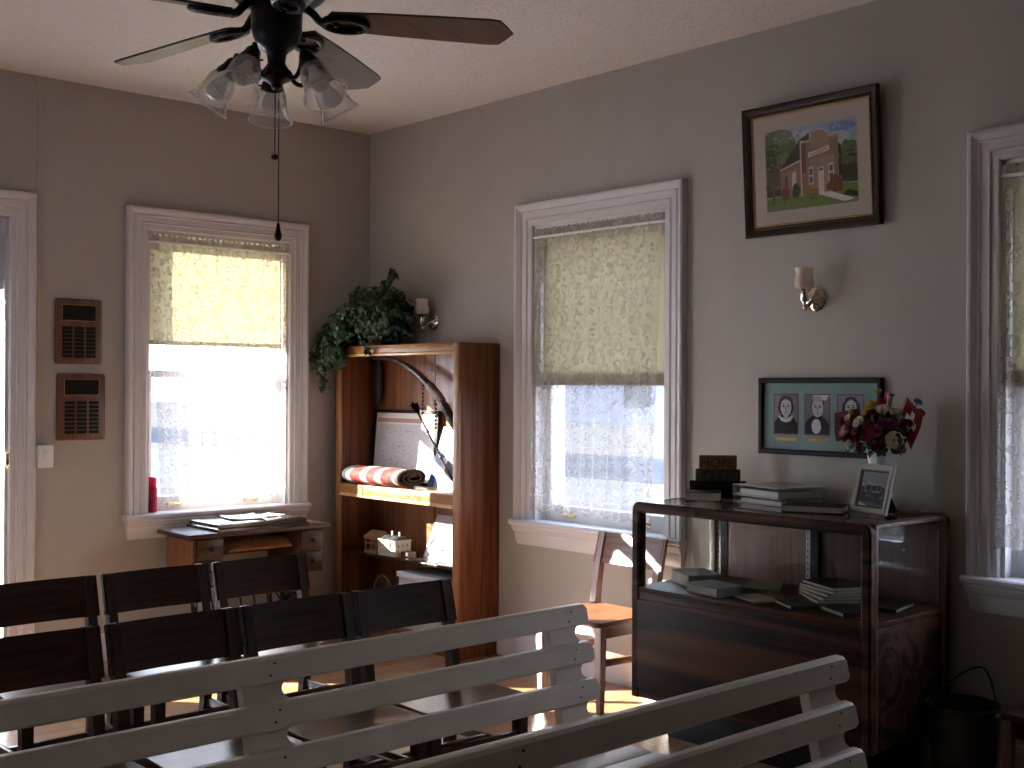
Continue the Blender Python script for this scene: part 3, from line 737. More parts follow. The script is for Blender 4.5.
sinew = plain('sinew binding', (.05, .04, .035), .7)
for f in (.33, .62): p = a0+(a1-a0)*f; MB().tube([p-dv*.012, p+dv*.012], [.010, .010], 8).build('binding', sinew, ar)
hp = thing('hanging_pouch', 'black narrow pouch hanging inside the bookcase near its inner side', 'pouch', (-.05, -.10, 1.64))
mt = Matrix.Translation((-.055, -.172, 0))
MB().lathe([(.001, 1.36), (.022, 1.362), (.038, 1.39), (.044, 1.45), (.046, 1.54), (.044, 1.60), (.020, 1.645), (.005, 1.652)], mt @ Matrix.Diagonal((.55, 1.0, 1, 1)), 18, True, lambda i, a: .03*math.sin(5*a+i)).build('pouch_body', plain('black leather', (.012, .010, .010), .6, var=.3), hp)
MB().tube([(-.055, -.172, 1.648), (-.055, -.172, BH-.026)], .002, 6).build('cord', M['black'], hp)

# model house on the glass shelf
mh = thing('model_house', 'little brown wooden model house with open porch on the glass shelf', 'model house', (-.185, -.36, S2))
hw = wood('model house wood', (.15, .066, .026), (.30, .145, .06), 'y', 60, .6, 0)
hx0, hx1, hy0, hy1 = -.24, -.14, -.30, -.425
MB().box(hx0, hy1, S2+.0005, hx1, hy0, S2+.010).build('house_base', hw, mh, smooth=False)
MB().box(hx0+.035, hy1+.006, S2+.010, hx1-.006, hy0-.006, S2+.085).build('house_wall', wood('dark model wood', (.05, .025, .012), (.12, .06, .03), 'z', 60, .6, 0), mh, smooth=False)
for yy in (hy0-.008, (hy0+hy1)/2, hy1+.008): MB().box(hx0+.003, yy-.005, S2+.010, hx0+.013, yy+.005, S2+.085).build('porch_post', hw, mh, smooth=False)
MB().box(hx0, hy1+.002, S2+.050, hx0+.012, hy0-.002, S2+.058).build('porch_rail', hw, mh, smooth=False)
MB().prism([(hx0-.008, S2+.085), (hx1+.008, S2+.085), ((hx0+hx1)/2+.01, S2+.125)], lambda u, v, d: Vector((u, d, v)), hy0+.006, hy1-.006).build('roof', hw, mh, smooth=False)
MB().box(hx0-.001, hy1+.0, S2+.073, hx0+.006, hy0, S2+.087).build('lintel_board', hw, mh, smooth=False)
# white model building
mw = thing('model_building', 'small white model building with rows of windows on the glass shelf', 'model building', (-.2, -.60, S2))
wx0, wx1, wy0, wy1 = -.262, -.15, -.475, -.64
mcream = plain('cream card', (.42, .36, .27), .7, var=.05)
MB().box(wx0, wy1, S2+.0005, wx1, wy0, S2+.088).build('building_wall', mcream, mw, smooth=False)
MB().box(wx0-.004, wy1-.004, S2+.086, wx1+.004, wy0+.004, S2+.094).build('parapet', mcream, mw, smooth=False)
MB().prism([(wx0+.006, S2+.094), (wx1-.006, S2+.094), (wx1-.03, S2+.113), (wx0+.03, S2+.113)], lambda u, v, d: Vector((u, d, v)), wy0-.02, wy1+.012).build('roof', plain('grey card roof', (.035, .038, .038), .6), mw, smooth=False)
mb = MB()
for r_ in range(2):
    for k in range(5):
        y = wy0-.022-k*.030; z = S2+.018+r_*.036
        mb.box(wx0-.001, y-.006, z, wx0+.001, y+.006, z+.018)
    for k in range(3):
        x = wx0+.022+k*.032; z = S2+.018+r_*.036
        mb.box(x-.006, wy1-.001, z, x+.006, wy1+.001, z+.018)
mb.build('windows', plain('dark card window', (.22, .18, .13), .5), mw, smooth=False)
mb = MB()
for y in (-.53, -.60): mb.box(-.206, y-.005, S2+.113, -.196, y+.005, S2+.138)
mb.build('chimneys', mcream, mw, smooth=False)
MB().box(-.22, -.705, S2+.0005, -.16, wy1-.0005, S2+.030).build('annex', wood('annex wood', (.10, .05, .025), (.2, .1, .05), 'y', 60, .6, 0), mw, smooth=False)
# basket on the bottom shelf
bk = thing('wicker_basket', 'wicker basket with arched handle on the bottom bookcase shelf', 'basket', (-.175, -.40, .084))
wick = wood('wicker', (.11, .06, .03), (.26, .15, .07), 'z', 80, .6, 0, 1)
mt = Matrix.Translation((-.175, -.40, .0845))
MB().lathe([(.001, 0), (.075, 0), (.082, .01), (.098, .10), (.100, .108), (.094, .106), (.078, .014), (.001, .01)], mt, 28, False, lambda i, a: .02*math.sin(a*14+i*PI)).build('basket_bowl', wick, bk)
MB().tube([(-.175, -.40+.097*math.cos(a), .185+.16*math.sin(a)) for a in [PI*k/18 for k in range(19)]], .007, 8).build('handle', wick, bk)
bx_ = thing('cardboard_box', 'pale cardboard box on the bottom bookcase shelf', 'box', (-.15, -.82, .084))
MB().box(-.235, -1.02, .0845, -.06, -.64, .385, .003).build('box_body', plain('white card', (.55, .55, .56), .8), bx_)
MB().box(-.245, -1.03, .375, -.05, -.63, .405, .003).build('box_lid', plain('white card lid', (.62, .62, .64), .8), bx_)

# ------------------------------------------------------------------ ivy on the bookcase
iv = thing('potted_ivy', 'bushy green trailing ivy plant on top of the bookcase', 'plant', (-.19, -.34, BH))
mt = Matrix.Translation((-.17, -.36, BH+.001))
MB().lathe([(.001, 0), (.065, 0), (.072, .01), (.088, .11), (.094, .115), (.094, .125), (.084, .123), (.08, .105), (.001, .10)], mt, 20).build('pot', plain('brown basket pot', (.07, .04, .025), .7), iv)
rr = random.Random(11)
def leafpoly(sz):
    q = [(0, 0), (.28, .10), (.50, .05), (.42, .30), (.62, .52), (.34, .58), (.22, .80), (0, 1.05), (-.22, .80), (-.34, .58), (-.62, .52), (-.42, .30), (-.50, .05), (-.28, .10)]
    return [(a*sz, b*sz) for a, b in q]
bm = bmesh.new()
def addleaf(p, out, sz):
    zax = (Vector(out)+Vector((rr.uniform(-.6, .6), rr.uniform(-.6, .6), rr.uniform(-.2, .9)))).normalized()
    dn = Vector((rr.uniform(-.5, .5), rr.uniform(-.5, .5), -1)); y = (dn-zax*dn.dot(zax))
    if y.length < .05: return
    y.normalize(); x = y.cross(zax)
    vs = []
    for a, b in leafpoly(sz):
        q = p+x*a+y*b+zax*(-.35*abs(a)-.25*b*b/sz); q.x = min(q.x, -.006); q.y = min(q.y, -.006); vs.append(bm.verts.new(q))
    c = bm.verts.new(p+y*(.5*sz)+zax*(.05*sz))
    for i in range(len(vs)): bm.faces.new([vs[i], vs[(i+1) % len(vs)], c])
vines = MB()
def blob(c, r, n, sz):
    c = Vector(c)
    for _ in range(n):
        d = Vector((rr.gauss(0, 1), rr.gauss(0, 1), rr.gauss(0, 1))).normalized(); k = rr.uniform(.45, 1.04)+(.16 if rr.random() < .12 else 0)
        p = c+Vector((d.x*r[0], d.y*r[1], d.z*r[2]))*k
        if p.z < BH+.01 and p.x > BX-.01: p.z = BH+.01+rr.uniform(0, .02)
        if p.x > -.02 or p.y > -.02: continue
        addleaf(p, d, sz*rr.uniform(.7, 1.25))
def vine(P, n, sz, spread=.025):
    P = smoothpath(P, 8); vines.tube(P, .0028, 5)
    for _ in range(n):
        q = P[rr.randrange(len(P))]; d = Vector((rr.gauss(0, 1)-.4, rr.gauss(0, 1), rr.gauss(0, 1))).normalized()
        addleaf(q+d*spread*rr.random(), d, sz*rr.uniform(.7, 1.2))
blob((-.19, -.36, 1.885), (.15, .24, .175), 900, .033)
blob((-.18, -.48, 1.87), (.13, .14, .14), 330, .033)
blob((-.29, -.17, 1.82), (.12, .12, .13), 360, .033)
blob((-.36, -.085, 1.70), (.075, .085, .13), 280, .031)
blob((-.35, -.16, 1.66), (.05, .10, .09), 170, .031)
vine([(-.34, -.10, 1.72), (-.39, -.08, 1.62), (-.385, -.06, 1.54), (-.375, -.07, 1.46)], 60, .036, .04)
vine([(-.36, -.05, 1.74), (-.43, -.045, 1.66), (-.44, -.05, 1.58)], 34, .034, .03)
vine([(-.33, -.20, 1.74), (-.345, -.21, 1.66), (-.34, -.20, 1.60)], 22, .03, .03)
vine([(-.20, -.33, 1.98), (-.20, -.42, 2.05), (-.195, -.47, 2.09), (-.19, -.52, 2.15)], 46, .038, .03)
vine([(-.18, -.50, 1.86), (-.16, -.60, 1.88), (-.15, -.66, 1.86)], 12, .034, .03)
vine([(-.18, -.54, 1.80), (-.16, -.62, 1.80), (-.15, -.66, 1.74)], 9, .03, .03)
vine([(-.31, -.36, 1.74), (-.325, -.42, 1.72), (-.33, -.47, 1.675)], 12, .03, .02)
for k in range(34):
    a = rr.uniform(0, 2*PI); e = rr.uniform(-.3, 1.1); o_ = Vector((math.cos(a)*math.cos(e)*.15, math.sin(a)*math.cos(e)*.23, math.sin(e)*.17)); c_ = Vector((-.20, -.35, 1.87)); q_ = c_+o_*rr.uniform(1.25, 1.5)+Vector((0, 0, -.03))
    q_.x = max(min(q_.x, -.03), -.46)
    if q_.z < BH+.03: q_.z = BH+.03
    vine([c_+o_*.6, c_+o_*1.1+Vector((0, 0, .015)), q_], 11, .031, .025)
for k in range(26):
    a = rr.uniform(0, 2*PI); vines.tube(smoothpath([(-.17, -.36, BH+.1), (-.18+.06*math.cos(a), -.35+.10*math.sin(a), BH+.2), (-.2+.11*math.cos(a), -.34+.18*math.sin(a), BH+.16+.08*rr.random())], 4), .0025, 5)
mb = MB(); mb.bm.free(); mb.bm = bm; mb.build('foliage', M['leaf'], iv, smooth=False)
vines.build('vines', plain('vine stem', (.05, .05, .02), .7), iv)

# ------------------------------------------------------------------ wall sconces
def sconce(s, z, label):
    t = thing('wall_sconce', label, 'wall lamp', WR(s, z, 0), 'brass wall sconces')
    P = lambda ds, dz, d: WR(s+ds, z+dz, d*.86)
    axis = Matrix.Translation(P(0, 0, 0)) @ Matrix.Rotation(R(-90), 4, 'Y')
    MB().lathe([(.001, .001), (.052, .001), (.053, .006), (.048, .012), (.036, .017), (.020, .022), (.012, .030), (.001, .032)], axis, 28).build('backplate', M['nickel'], t)
    mb = MB(); mb.tube(smoothpath([P(0, 0, .022), P(0, -.022, .055), P(0, -.034, .085), P(0, -.022, .098), P(0, -.010, .10)], 6), .009, 12)
    mb.ball(P(0, -.036, .088), .014, 12); mb.build('arm', M['nickel'], t)
    up = Matrix.Translation(P(.0, -.016, .10))
    MB().lathe([(.001, .002), (.014, .002), (.017, .008), (.017, .042), (.024, .047), (.030, .055), (.028, .058), (.001, .056)], up, 20).build('socket_cup', M['nickel'], t)
    MB().lathe([(.026, .057), (.036, .062), (.041, .078), (.039, .098), (.034, .115), (.035, .130), (.041, .145), (.039, .145), (.033, .131), (.032, .115), (.037, .097), (.039, .08), (.034, .066), (.026, .06)], up, 28, False, lambda i, a: (.05*math.sin(8*a) if i in (6, 7) else 0)).build('glass_shade', M['sconceglass'], t)
    MB().lathe([(.001, .057), (.010, .057), (.012, .07), (.020, .09), (.021, .10), (.014, .115), (.001, .119)], up, 14).build('bulb', M['bulb'], t)
    MB().ball(P(.0, .022, .02), .005, 8).build('fixing_nut', M['brass'], t)
sconce(.655, 1.848, 'polished wall sconce above the bookcase beside the ivy')
sconce(3.270, 1.843, 'polished wall sconce between the painting and the portraits')

# ------------------------------------------------------------------ framed painting
pt = thing('framed_painting', 'dark framed watercolour of a brick schoolhouse high on the wall', 'painting', WR(3.25, 2.13, 0))
PW, PH = .672, .566; ps0, pz0 = 2.922, 2.131
tilt = math.atan2(.035, PH)
def fp(u, v, d): return WR(ps0+u, pz0+v*math.cos(tilt)-d*math.sin(tilt), .008+v*math.sin(tilt)+d*math.cos(tilt))
def frame_sweep(mb, fn, w, h, prof):
    rg = []
    for o, d in prof: rg.append([fn(o, o, d), fn(w-o, o, d), fn(w-o, h-o, d), fn(o, h-o, d)])
    V = [[mb.bm.verts.new(p) for p in r] for r in rg]; n = len(rg)
    for i in range(n):
        a, b = V[i], V[(i+1) % n]
        for k in range(4): mb._f([a[k], a[(k+1) % 4], b[(k+1) % 4], b[k]])
    return mb
frame_sweep(MB(), fp, PW, PH, [(0, 0), (0, .020), (.006, .026), (.020, .022), (.030, .014), (.036, .016), (.042, .012), (.042, .0)]).build('frame', M['frame_dark'], pt, angle=25)
frame_sweep(MB(), fp, PW, PH, [(.041, .001), (.041, .0105), (.047, .0105), (.050, .007), (.050, .001)]).build('gilt_liner', M['gold'], pt, angle=25)
MB().prism(rect(.02, .02, PW-.02, PH-.02), fp, .001, .005).build('mat_board', M['cream'], pt, smooth=False)
ax0, ay0, aw, ah = .112, .106, .452, .348   # the picture inside the mat
A = lambda x, y: (ax0+x*aw, ay0+y*ah)
def AP(*q): return [A(x, y) for x, y in q]
def ae(cx, cy, rx, ry, n=22, wob=.12, sd=0): return [A(x, y) for x, y in ell(cx, cy, rx, ry, n, wob=wob, sd=sd)]
arch = [(.605+.095*math.cos(a), .80+.115*math.sin(a)) for a in [PI*k/12 for k in range(13)]]
C = [flat(150, 165, 190), flat(180, 182, 190), flat(92, 108, 70), flat(70, 86, 54), flat(120, 128, 92), flat(110, 132, 62), flat(62, 68, 46), flat(146, 118, 96), flat(160, 134, 110), flat(66, 56, 50), flat(205, 196, 188), flat(168, 134, 98), flat(150, 108, 40), flat(120, 76, 54), flat(215, 208, 200), flat(96, 92, 88), flat(104, 92, 74), flat(112, 140, 178)]
ly = [(0, AP((0, 0), (1, 0), (1, 1), (0, 1))), (1, ae(.45, .86, .25, .10, 24, .25, 1)), (17, ae(.85, .92, .14, .06, 20, .2, 2)), (1, ae(.78, .78, .16, .09, 20, .25, 3)),
      (6, AP((0, .18), (.22, .18), (.22, .36), (0, .38))), (16, AP((0, .30), (.24, .30), (.24, .55), (0, .58))),
      (2, [A(max(0, x-.0), min(1, y)) for x, y in ell(.14, .78, .20, .24, 40, wob=.10, sd=5)]), (3, [A(max(0, x), min(1, y)) for x, y in ell(.08, .66, .12, .16, 26, wob=.2, sd=6)]), (4, [A(max(0, x), y) for x, y in ell(.22, .62, .11, .10, 26, wob=.25, sd=7)]), (4, [A(max(0, x), min(1, y)) for x, y in ell(.20, .90, .12, .09, 26, wob=.25, sd=8)]),
      (3, AP((.83, .26), (1, .24), (1, .46), (.83, .48))), (2, [A(min(1, x), y) for x, y in ell(.92, .58, .11, .17, 30, wob=.12, sd=9)]), (6, AP((.80, .33), (.835, .33), (.835, .70), (.80, .73))), (6, [A(min(1, x), y) for x, y in ell(.93, .38, .12, .09, 24, wob=.15, sd=10)]),
      (5, AP((0, 0), (1, 0), (1, .22), (.86, .25), (.6, .18), (.2, .17), (0, .16))), (4, AP((0, .0), (.6, 0), (.3, .09), (0, .07))), (14, AP((.55, .155), (.70, .17), (.97, .04), (.86, .02), (.62, .13))), (6, AP((.84, .10), (1, .06), (1, .12), (.9, .16))),
      (9, AP((.165, .50), (.385, .83), (.40, .83), (.40, .50))), (9, AP((.38, .83), (.50, .90), (.50, .80))), (7, AP((.165, .16), (.40, .15), (.40, .58), (.165, .49))), (8, AP((.20, .2), (.36, .2), (.36, .5), (.20, .45))), (10, AP((.165, .485), (.40, .575), (.40, .595), (.165, .505))),
      (7, AP((.40, .14), (.81, .17), (.81, .82), (.70, .80), (.51, .80), (.40, .80))), (8, AP((.50, .2), (.77, .2), (.77, .6), (.50, .58))), (13, AP((.40, .42), (.46, .42), (.46, .78), (.40, .78))), (11, AP(*arch)), (8, AP((.51, .70), (.70, .70), (.70, .81), (.51, .81))), (10, AP((.395, .14), (.41, .14), (.41, .81), (.395, .81))), (10, AP((.40, .79), (.51, .80), (.51, .815), (.40, .805))),
      (11, AP((.70, .79), (.81, .80), (.81, .83), (.70, .82))), (14, AP((.485, .60), (.715, .655), (.715, .715), (.485, .66))), (15, AP((.50, .632), (.70, .680), (.70, .688), (.50, .640))), (15, AP((.52, .618), (.66, .650), (.66, .656), (.52, .624))),
      (14, AP((.485, .27), (.535, .275), (.535, .49), (.485, .48))), (15, AP((.493, .29), (.527, .293), (.527, .37), (.493, .37))), (15, AP((.493, .385), (.527, .388), (.527, .465), (.493, .46))), (14, AP((.70, .285), (.755, .29), (.755, .50), (.70, .495))), (15, AP((.708, .30), (.747, .305), (.747, .385), (.708, .38))), (15, AP((.708, .40), (.747, .405), (.747, .48), (.708, .475))),
      (14, AP((.59, .155), (.65, .16), (.65, .47), (.59, .46))), (15, AP((.597, .42), (.643, .425), (.643, .455), (.597, .45))), (10, AP((.598, .18), (.642, .183), (.642, .40), (.598, .40))),
      (15, AP((.215, .2), (.25, .2), (.25, .42), (.215, .41))), (14, AP((.30, .2), (.345, .2), (.345, .46), (.30, .44))), (13, ae(.22, .20, .05, .08, 18, .2, 11)), (6, ae(.34, .22, .05, .09, 18, .25, 12)), (13, ae(.78, .25, .07, .11, 22, .2, 13)), (13, ae(.72, .22, .05, .05, 18, .2, 14)),
      (12, AP((.46, .14), (.59, .145), (.59, .22), (.46, .225))), (13, AP((.46, .14), (.59, .145), (.59, .155), (.46, .15))), (16, AP((.07, .08), (.10, .08), (.105, .42), (.09, .42))), (16, AP((.09, .38), (.14, .6), (.13, .61), (.085, .42))), (16, AP((.095, .38), (.06, .62), (.055, .61), (.085, .4)))]
rr = random.Random(31); dabs = []
for k in range(150):
    zone = rr.choice(((.13, .76, .19, .22), (.10, .66, .14, .18), (.92, .58, .10, .17), (.12, .3, .12, .08), (.5, .10, .5, .06), (.5, .9, .5, .08)))
    q = [A(min(1, max(0, x)), min(1, max(0, y))) for x, y in ell(zone[0]+zone[2]*rr.gauss(0, .45), zone[1]+zone[3]*rr.gauss(0, .45), rr.uniform(.010, .03), rr.uniform(.008, .024), 7, wob=.3, sd=k)]
    dabs.append((rr.choice((1, 17, 0)) if zone[1] > .85 else rr.choice((2, 3, 4, 5, 6, 2, 4, 16)), q))
ly = ly[:15]+dabs+ly[15:]
shapes(pt, 'watercolour', fp, PW, PH, ly, C, .005)
MB().prism(rect(.045, .045, PW-.045, PH-.045), fp, .0175, .0185).build('glass_pane', M['picglass'], pt, smooth=False)

# ------------------------------------------------------------------ framed portraits
gp = thing('framed_portraits', 'black framed teal mat holding three old portraits behind the flowers', 'picture', WR(3.29, 1.178, 0))
GW, GH = .606, .332; gs0, gz0 = 2.990, 1.178
def fg(u, v, d): return WR(gs0+u, gz0+v, .004+d)
frame_sweep(MB(), fg, GW, GH, [(0, 0), (0, .018), (.005, .022), (.018, .022), (.023, .014), (.023, .0)]).build('frame', M['black'], gp, angle=25)
MB().prism(rect(.015, .015, GW-.015, GH-.015), fg, .001, .005).build('mat_board', M['teal'], gp, smooth=False)
PC = [flat(120, 70, 60), flat(128, 122, 140), flat(40, 38, 46), flat(188, 182, 192), flat(66, 60, 70), flat(205, 200, 206), flat(26, 25, 32), flat(168, 160, 172), flat(110, 104, 120)]
def portrait(x0, kind):
    w, h = .118, .166; y0 = .258-h
    L = lambda u, v: (x0+u*w, y0+v*h)
    E_ = lambda cx, cy, rx, ry, n=20, a0=0, a1=2*PI: [L(x, y) for x, y in ell(cx, cy, rx, ry, n, a0, a1)]
    P_ = lambda *q: [L(*k) for k in q]
    ly = [(0, [(x0-.005, y0-.005), (x0+w+.005, y0-.005), (x0+w+.005, y0+h+.005), (x0-.005, y0+h+.005)]), (1 if kind != 1 else 8, P_((0, 0), (1, 0), (1, 1), (0, 1)))]
    if kind == 1: ly += [(5, P_((.3, 1), (1, 1), (.85, .86), (.5, .9)))]
    ly += [(6, P_((0, 0), (1, 0), (1, .26), (.84, .40), (.68, .48), (.34, .48), (.14, .40), (0, .28)))]
    if kind == 0:
        ly += [(4, E_(.5, .77, .31, .22)), (2, E_(.5, .66, .34, .22)), (7, P_((.40, .36), (.62, .36), (.60, .55), (.42, .55))), (3, E_(.51, .68, .235, .245)), (4, E_(.51, .90, .25, .09)), (3, E_(.51, .78, .20, .10)),
               (5, P_((.16, .46), (.30, .32), (.50, .28), (.72, .32), (.84, .46), (.70, .44), (.52, .36), (.32, .42)))]
    elif kind == 1:
        ly += [(2, E_(.52, .72, .28, .25)), (3, E_(.52, .68, .24, .25)), (7, E_(.52, .90, .22, .075)), (5, E_(.47, .20, .20, .19)), (5, P_((.36, .36), (.58, .36), (.56, .28), (.40, .28))), (6, P_((.24, .42), (.44, .38), (.44, .44), (.30, .47))), (6, P_((.74, .42), (.54, .38), (.54, .44), (.68, .47)))]
    else:
        ly += [(6, E_(.53, .74, .30, .23)), (6, E_(.26, .66, .09, .17)), (6, E_(.80, .66, .09, .17)), (3, E_(.53, .66, .235, .25)), (6, P_((.29, .80), (.53, .905), (.77, .80), (.74, .93), (.53, .97), (.32, .93))), (5, P_((.36, .46), (.70, .46), (.60, .36), (.46, .36)))]
    cx = .51 if kind == 0 else .53
    for sx in (-1, 1):
        ly += [(4, E_(cx+sx*.10, .70, .055, .020)), (2, E_(cx+sx*.10, .70, .028, .016)), (2, P_((cx+sx*.04, .745), (cx+sx*.17, .745), (cx+sx*.16, .758), (cx+sx*.06, .760)))]
    ly += [(8, P_((cx-.03, .61), (cx+.035, .61), (cx+.02, .70), (cx-.005, .70))), (4, P_((cx-.08, .545), (cx, .535), (cx+.08, .545), (cx, .56)))]
    shapes(gp, 'portrait_photo', fg, w, h, ly, PC, .0055)
    MB().prism(rect(x0+.012, y0-.034, x0+w-.006, y0-.018), fg, .005, .006).build('brass_plate', plain('dull brass', (.36, .25, .07), .4, metal=.5, var=.25, scale=60), gp, smooth=False)
portrait(.078, 0); portrait(.236, 1); portrait(.396, 2)
MB().prism(rect(.020, .020, GW-.020, GH-.020), fg, .0135, .0145).build('glass_pane', M['picglass'], gp, smooth=False)

# ------------------------------------------------------------------ display case
KX0, KX1, KY0, KY1, KZ = -.620, -.050, -2.782, -3.910, .985
kc = thing('display_case', 'large dark walnut and glass display case against the wall', 'display case', ((KX0+KX1)/2, (KY0+KY1)/2, 0))
ZD = .630; ZB = .170
MB().box(KX0+.006, KY1+.006, ZB, KX1, KY0-.006, ZD-.02, .002).build('case_body', M['walnut_y'], kc)
MB().box(KX0+.035, KY1+.03, ZB+.04, KX0+.0005, KY0-.03, ZD-.05, .004).build('front_panel', M['walnut_y'], kc)
MB().box(KX0+.11, KY1+.11, 0, KX1-.02, KY0-.11, ZB, .002).build('plinth', M['black'], kc)
MB().box(KX0+.004, KY1+.004, ZD-.02, KX1, KY0-.004, ZD, .002).build('deck', M['walnut_y'], kc)
def arc_frame(pts_fn, a0, a1, z0, z1, w=.042, t=.034, r=.035):
    """an upside-down U of square section with rounded shoulders"""
    c = []
    outer = [(a0, z0), (a0, z1-r)]+[(a0+r-r*math.cos(q), z1-r+r*math.sin(q)) for q in [PI/2*k/7 for k in range(1, 8)]]
    outer += [(a1-r+r*math.sin(q), z1-r+r*math.cos(q)) for q in [PI/2*k/7 for k in range(0, 8)]]+[(a1, z0)]
    ri = .010; b0, b1, zi = a0+w, a1-w, z1-w
    inner = [(b0, z0), (b0, zi-ri)]+[(b0+ri-ri*math.cos(q), zi-ri+ri*math.sin(q)) for q in [PI/2*k/7 for k in range(1, 8)]]
    inner += [(b1-ri+ri*math.sin(q), zi-ri+ri*math.cos(q)) for q in [PI/2*k/7 for k in range(0, 8)]]+[(b1, z0)]
    mb = MB(); e = .006
    rg = []
    for o, i in zip(outer, inner):
        o, i = Vector(o), Vector(i); m1 = o+(i-o)*.2; m2 = o+(i-o)*.8
        rg.append([pts_fn(o.x, o.y, e), pts_fn(m1.x, m1.y, 0), pts_fn(m2.x, m2.y, 0), pts_fn(i.x, i.y, e), pts_fn(i.x, i.y, t), pts_fn(o.x, o.y, t)])
    return mb.rings(rg)
arc_frame(lambda s, z, d: Vector((KX0+d, -s, z)), -KY0, -KY1, ZB, KZ).build('front_frame', M['walnut_y'], kc, angle=30)
arc_frame(lambda s, z, d: Vector((KX1-d, -s, z)), -KY0, -KY1, ZB, KZ).build('rear_frame', M['walnut_y'], kc, angle=30)
for yy, sg in ((KY1, 1), (KY0, -1)):
    arc_frame(lambda s, z, d: Vector((s, yy+sg*d, z)), KX0+.034, KX1-.034, ZB, KZ, .020, .034, .006).build('side_frame', M['walnut_z'], kc, angle=30)
MB().box(KX0+.04, KY1+.04, KZ-.008, KX1-.036, KY0-.04, KZ-.0015).build('top_glass', M['caseglass'], kc, smooth=False)
MB().box(KX0+.012, KY1+.04, ZD, KX0+.017, KY0-.04, KZ-.04).build('front_glass', M['caseglass'], kc, smooth=False)
for yy in (KY1+.014, KY0-.019): MB().box(KX0+.04, yy, ZD, KX1-.04, yy+.005, KZ-.02).build('side_glass', M['caseglass'], kc, smooth=False)
ymid = (KY0+KY1)/2+.02
MB().box(KX1-.036, ymid+.02, ZD, KX1-.024, KY0-.04, KZ-.04).build('sliding_panel', M['panel'], kc, smooth=False)
MB().box(KX1-.018, KY1+.04, ZD, KX1-.008, ymid-.01, KZ-.04).build('sliding_panel', M['walnut_z'], kc, smooth=False)
def standard(x, y):
    mb = MB(); mb.box(x-.004, y-.010, ZD+.002, x, y+.010, KZ-.05); o = mb.build('shelf_standard', M['steel'], kc, smooth=False)
    mb = MB()
    for k in range(11): mb.box(x-.0046, y-.0025, ZD+.018+k*.026, x-.0038, y+.0025, ZD+.030+k*.026)
    mb.build('slots', M['black'], o, smooth=False)
    MB().box(x-.003, y-.048, ZD+.001, x+.006, y-.0105, KZ-.045).build('divider_strip', M['black'], kc, smooth=False)
standard(KX1-.037, KY0-.045); standard(KX1-.037, ymid+.03)
mb = MB(); mb.box(KX1-.060, KY1+.020, ZD+.02, KX1-.040, KY1+.024, KZ-.06); o = mb.build('shelf_standard', M['steel'], kc, smooth=False)
mb = MB()
for k in range(11): mb.box(KX1-.053, KY1+.0190, ZD+.035+k*.024, KX1-.047, KY1+.0205, ZD+.045+k*.024)
mb.build('slots', M['black'], o, smooth=False)

# books: cover, page block
def book(name, label, cx, cy, z, w, l, t, rz, cover, group=None, cat='book', page=None, spine=True):
    """w along local x, l along local y; spine on -x side; lies flat"""
    o = thing(name, label, cat, (cx, cy, z+.0006), group); o.rotation_euler.z = R(rz)
    c = .0025 if t > .012 else .0008
    mb = MB(); mb.box(-w/2, -l/2, 0, w/2, l/2, c, .0006 if t > .012 else 0); mb.box(-w/2, -l/2, t-c, w/2, l/2, t, .0006 if t > .012 else 0)
    if spine: mb.box(-w/2, -l/2, c, -w/2+c, l/2, t-c)
    mb.build('cover', cover, o, smooth=False, origin=(0, 0, 0)); 
    MB().box(-w/2+c, -l/2+.004, c, w/2-.004, l/2-.004, t-c).build('page_block', page or M['page'], o, smooth=False, origin=(0, 0, 0))
    return o
def coverm(name, c, rough=.6): return plain(name, tuple(v*.66 for v in c), rough, var=.15, scale=30, spec=.1)
KT = KZ   # the case top
# lettered blocks
def text_mesh(body, height, fn, name, parent, mat, depth=.0012, width=None):
    cu = bpy.data.curves.new(name, 'FONT'); cu.body = body; cu.size = 1; cu.align_x = 'CENTER'; cu.align_y = 'CENTER'; cu.space_character = 1.08
    tmp = bpy.data.objects.new(name+'_source', cu); COL.objects.link(tmp)
    dg = bpy.context.evaluated_depsgraph_get(); dg.update()
    me = bpy.data.meshes.new_from_object(tmp.evaluated_get(dg)); bpy.data.objects.remove(tmp); bpy.data.curves.remove(cu)
    xs = [v.co.x for v in me.vertices]; ys = [v.co.y for v in me.vertices]
    k = height/(max(ys)-min(ys)); kx = (width/(max(xs)-min(xs))) if width else k
    xc, yc = (max(xs)+min(xs))/2, (max(ys)+min(ys))/2
    L = parent.location if parent else Vector()
    bm = bmesh.new(); bm.from_mesh(me)
    r = bmesh.ops.extrude_face_region(bm, geom=list(bm.faces)); vs = {e for e in r['geom'] if isinstance(e, bmesh.types.BMVert)}
    for v in bm.verts: v.co = fn((v.co.x-xc)*kx, (v.co.y-yc)*k, depth if v in vs else 0)-L
    bm.to_mesh(me); bm.free(); me.name = name
    me.materials.clear(); me.materials.append(mat)
    o = bpy.data.objects.new(name, me); COL.objects.link(o); o.parent = parent; return o
WA = R(36); WC = Vector((-.172, -2.886, 0))
def wordblock(word, w, z0, z1, dep, mat, tmat, label):
    t = thing('word_block', label, 'wooden block', (WC.x, WC.y, z0))
    mt = Matrix.Translation((WC.x, WC.y, 0)) @ Matrix.Rotation(WA, 4, 'Z')
    mb = MB(); mb.box(-dep/2, -w/2, z0+.0005, dep/2, w/2, z1, .002, mt); mb.build('block_body', mat, t)
    if word:
        text_mesh(word, (z1-z0)*.64, lambda u, v, d: mt @ Vector((-dep/2-d, -u, (z0+z1)/2+v)), 'lettering', t, tmat, width=w*.86)
mblack = plain('matte black paint', (.010, .009, .008), .9, spec=.05)
wordblock('', .244, KT, 1.056, .055, mblack, None, 'longest near-black wooden block at the bottom of the word blocks')
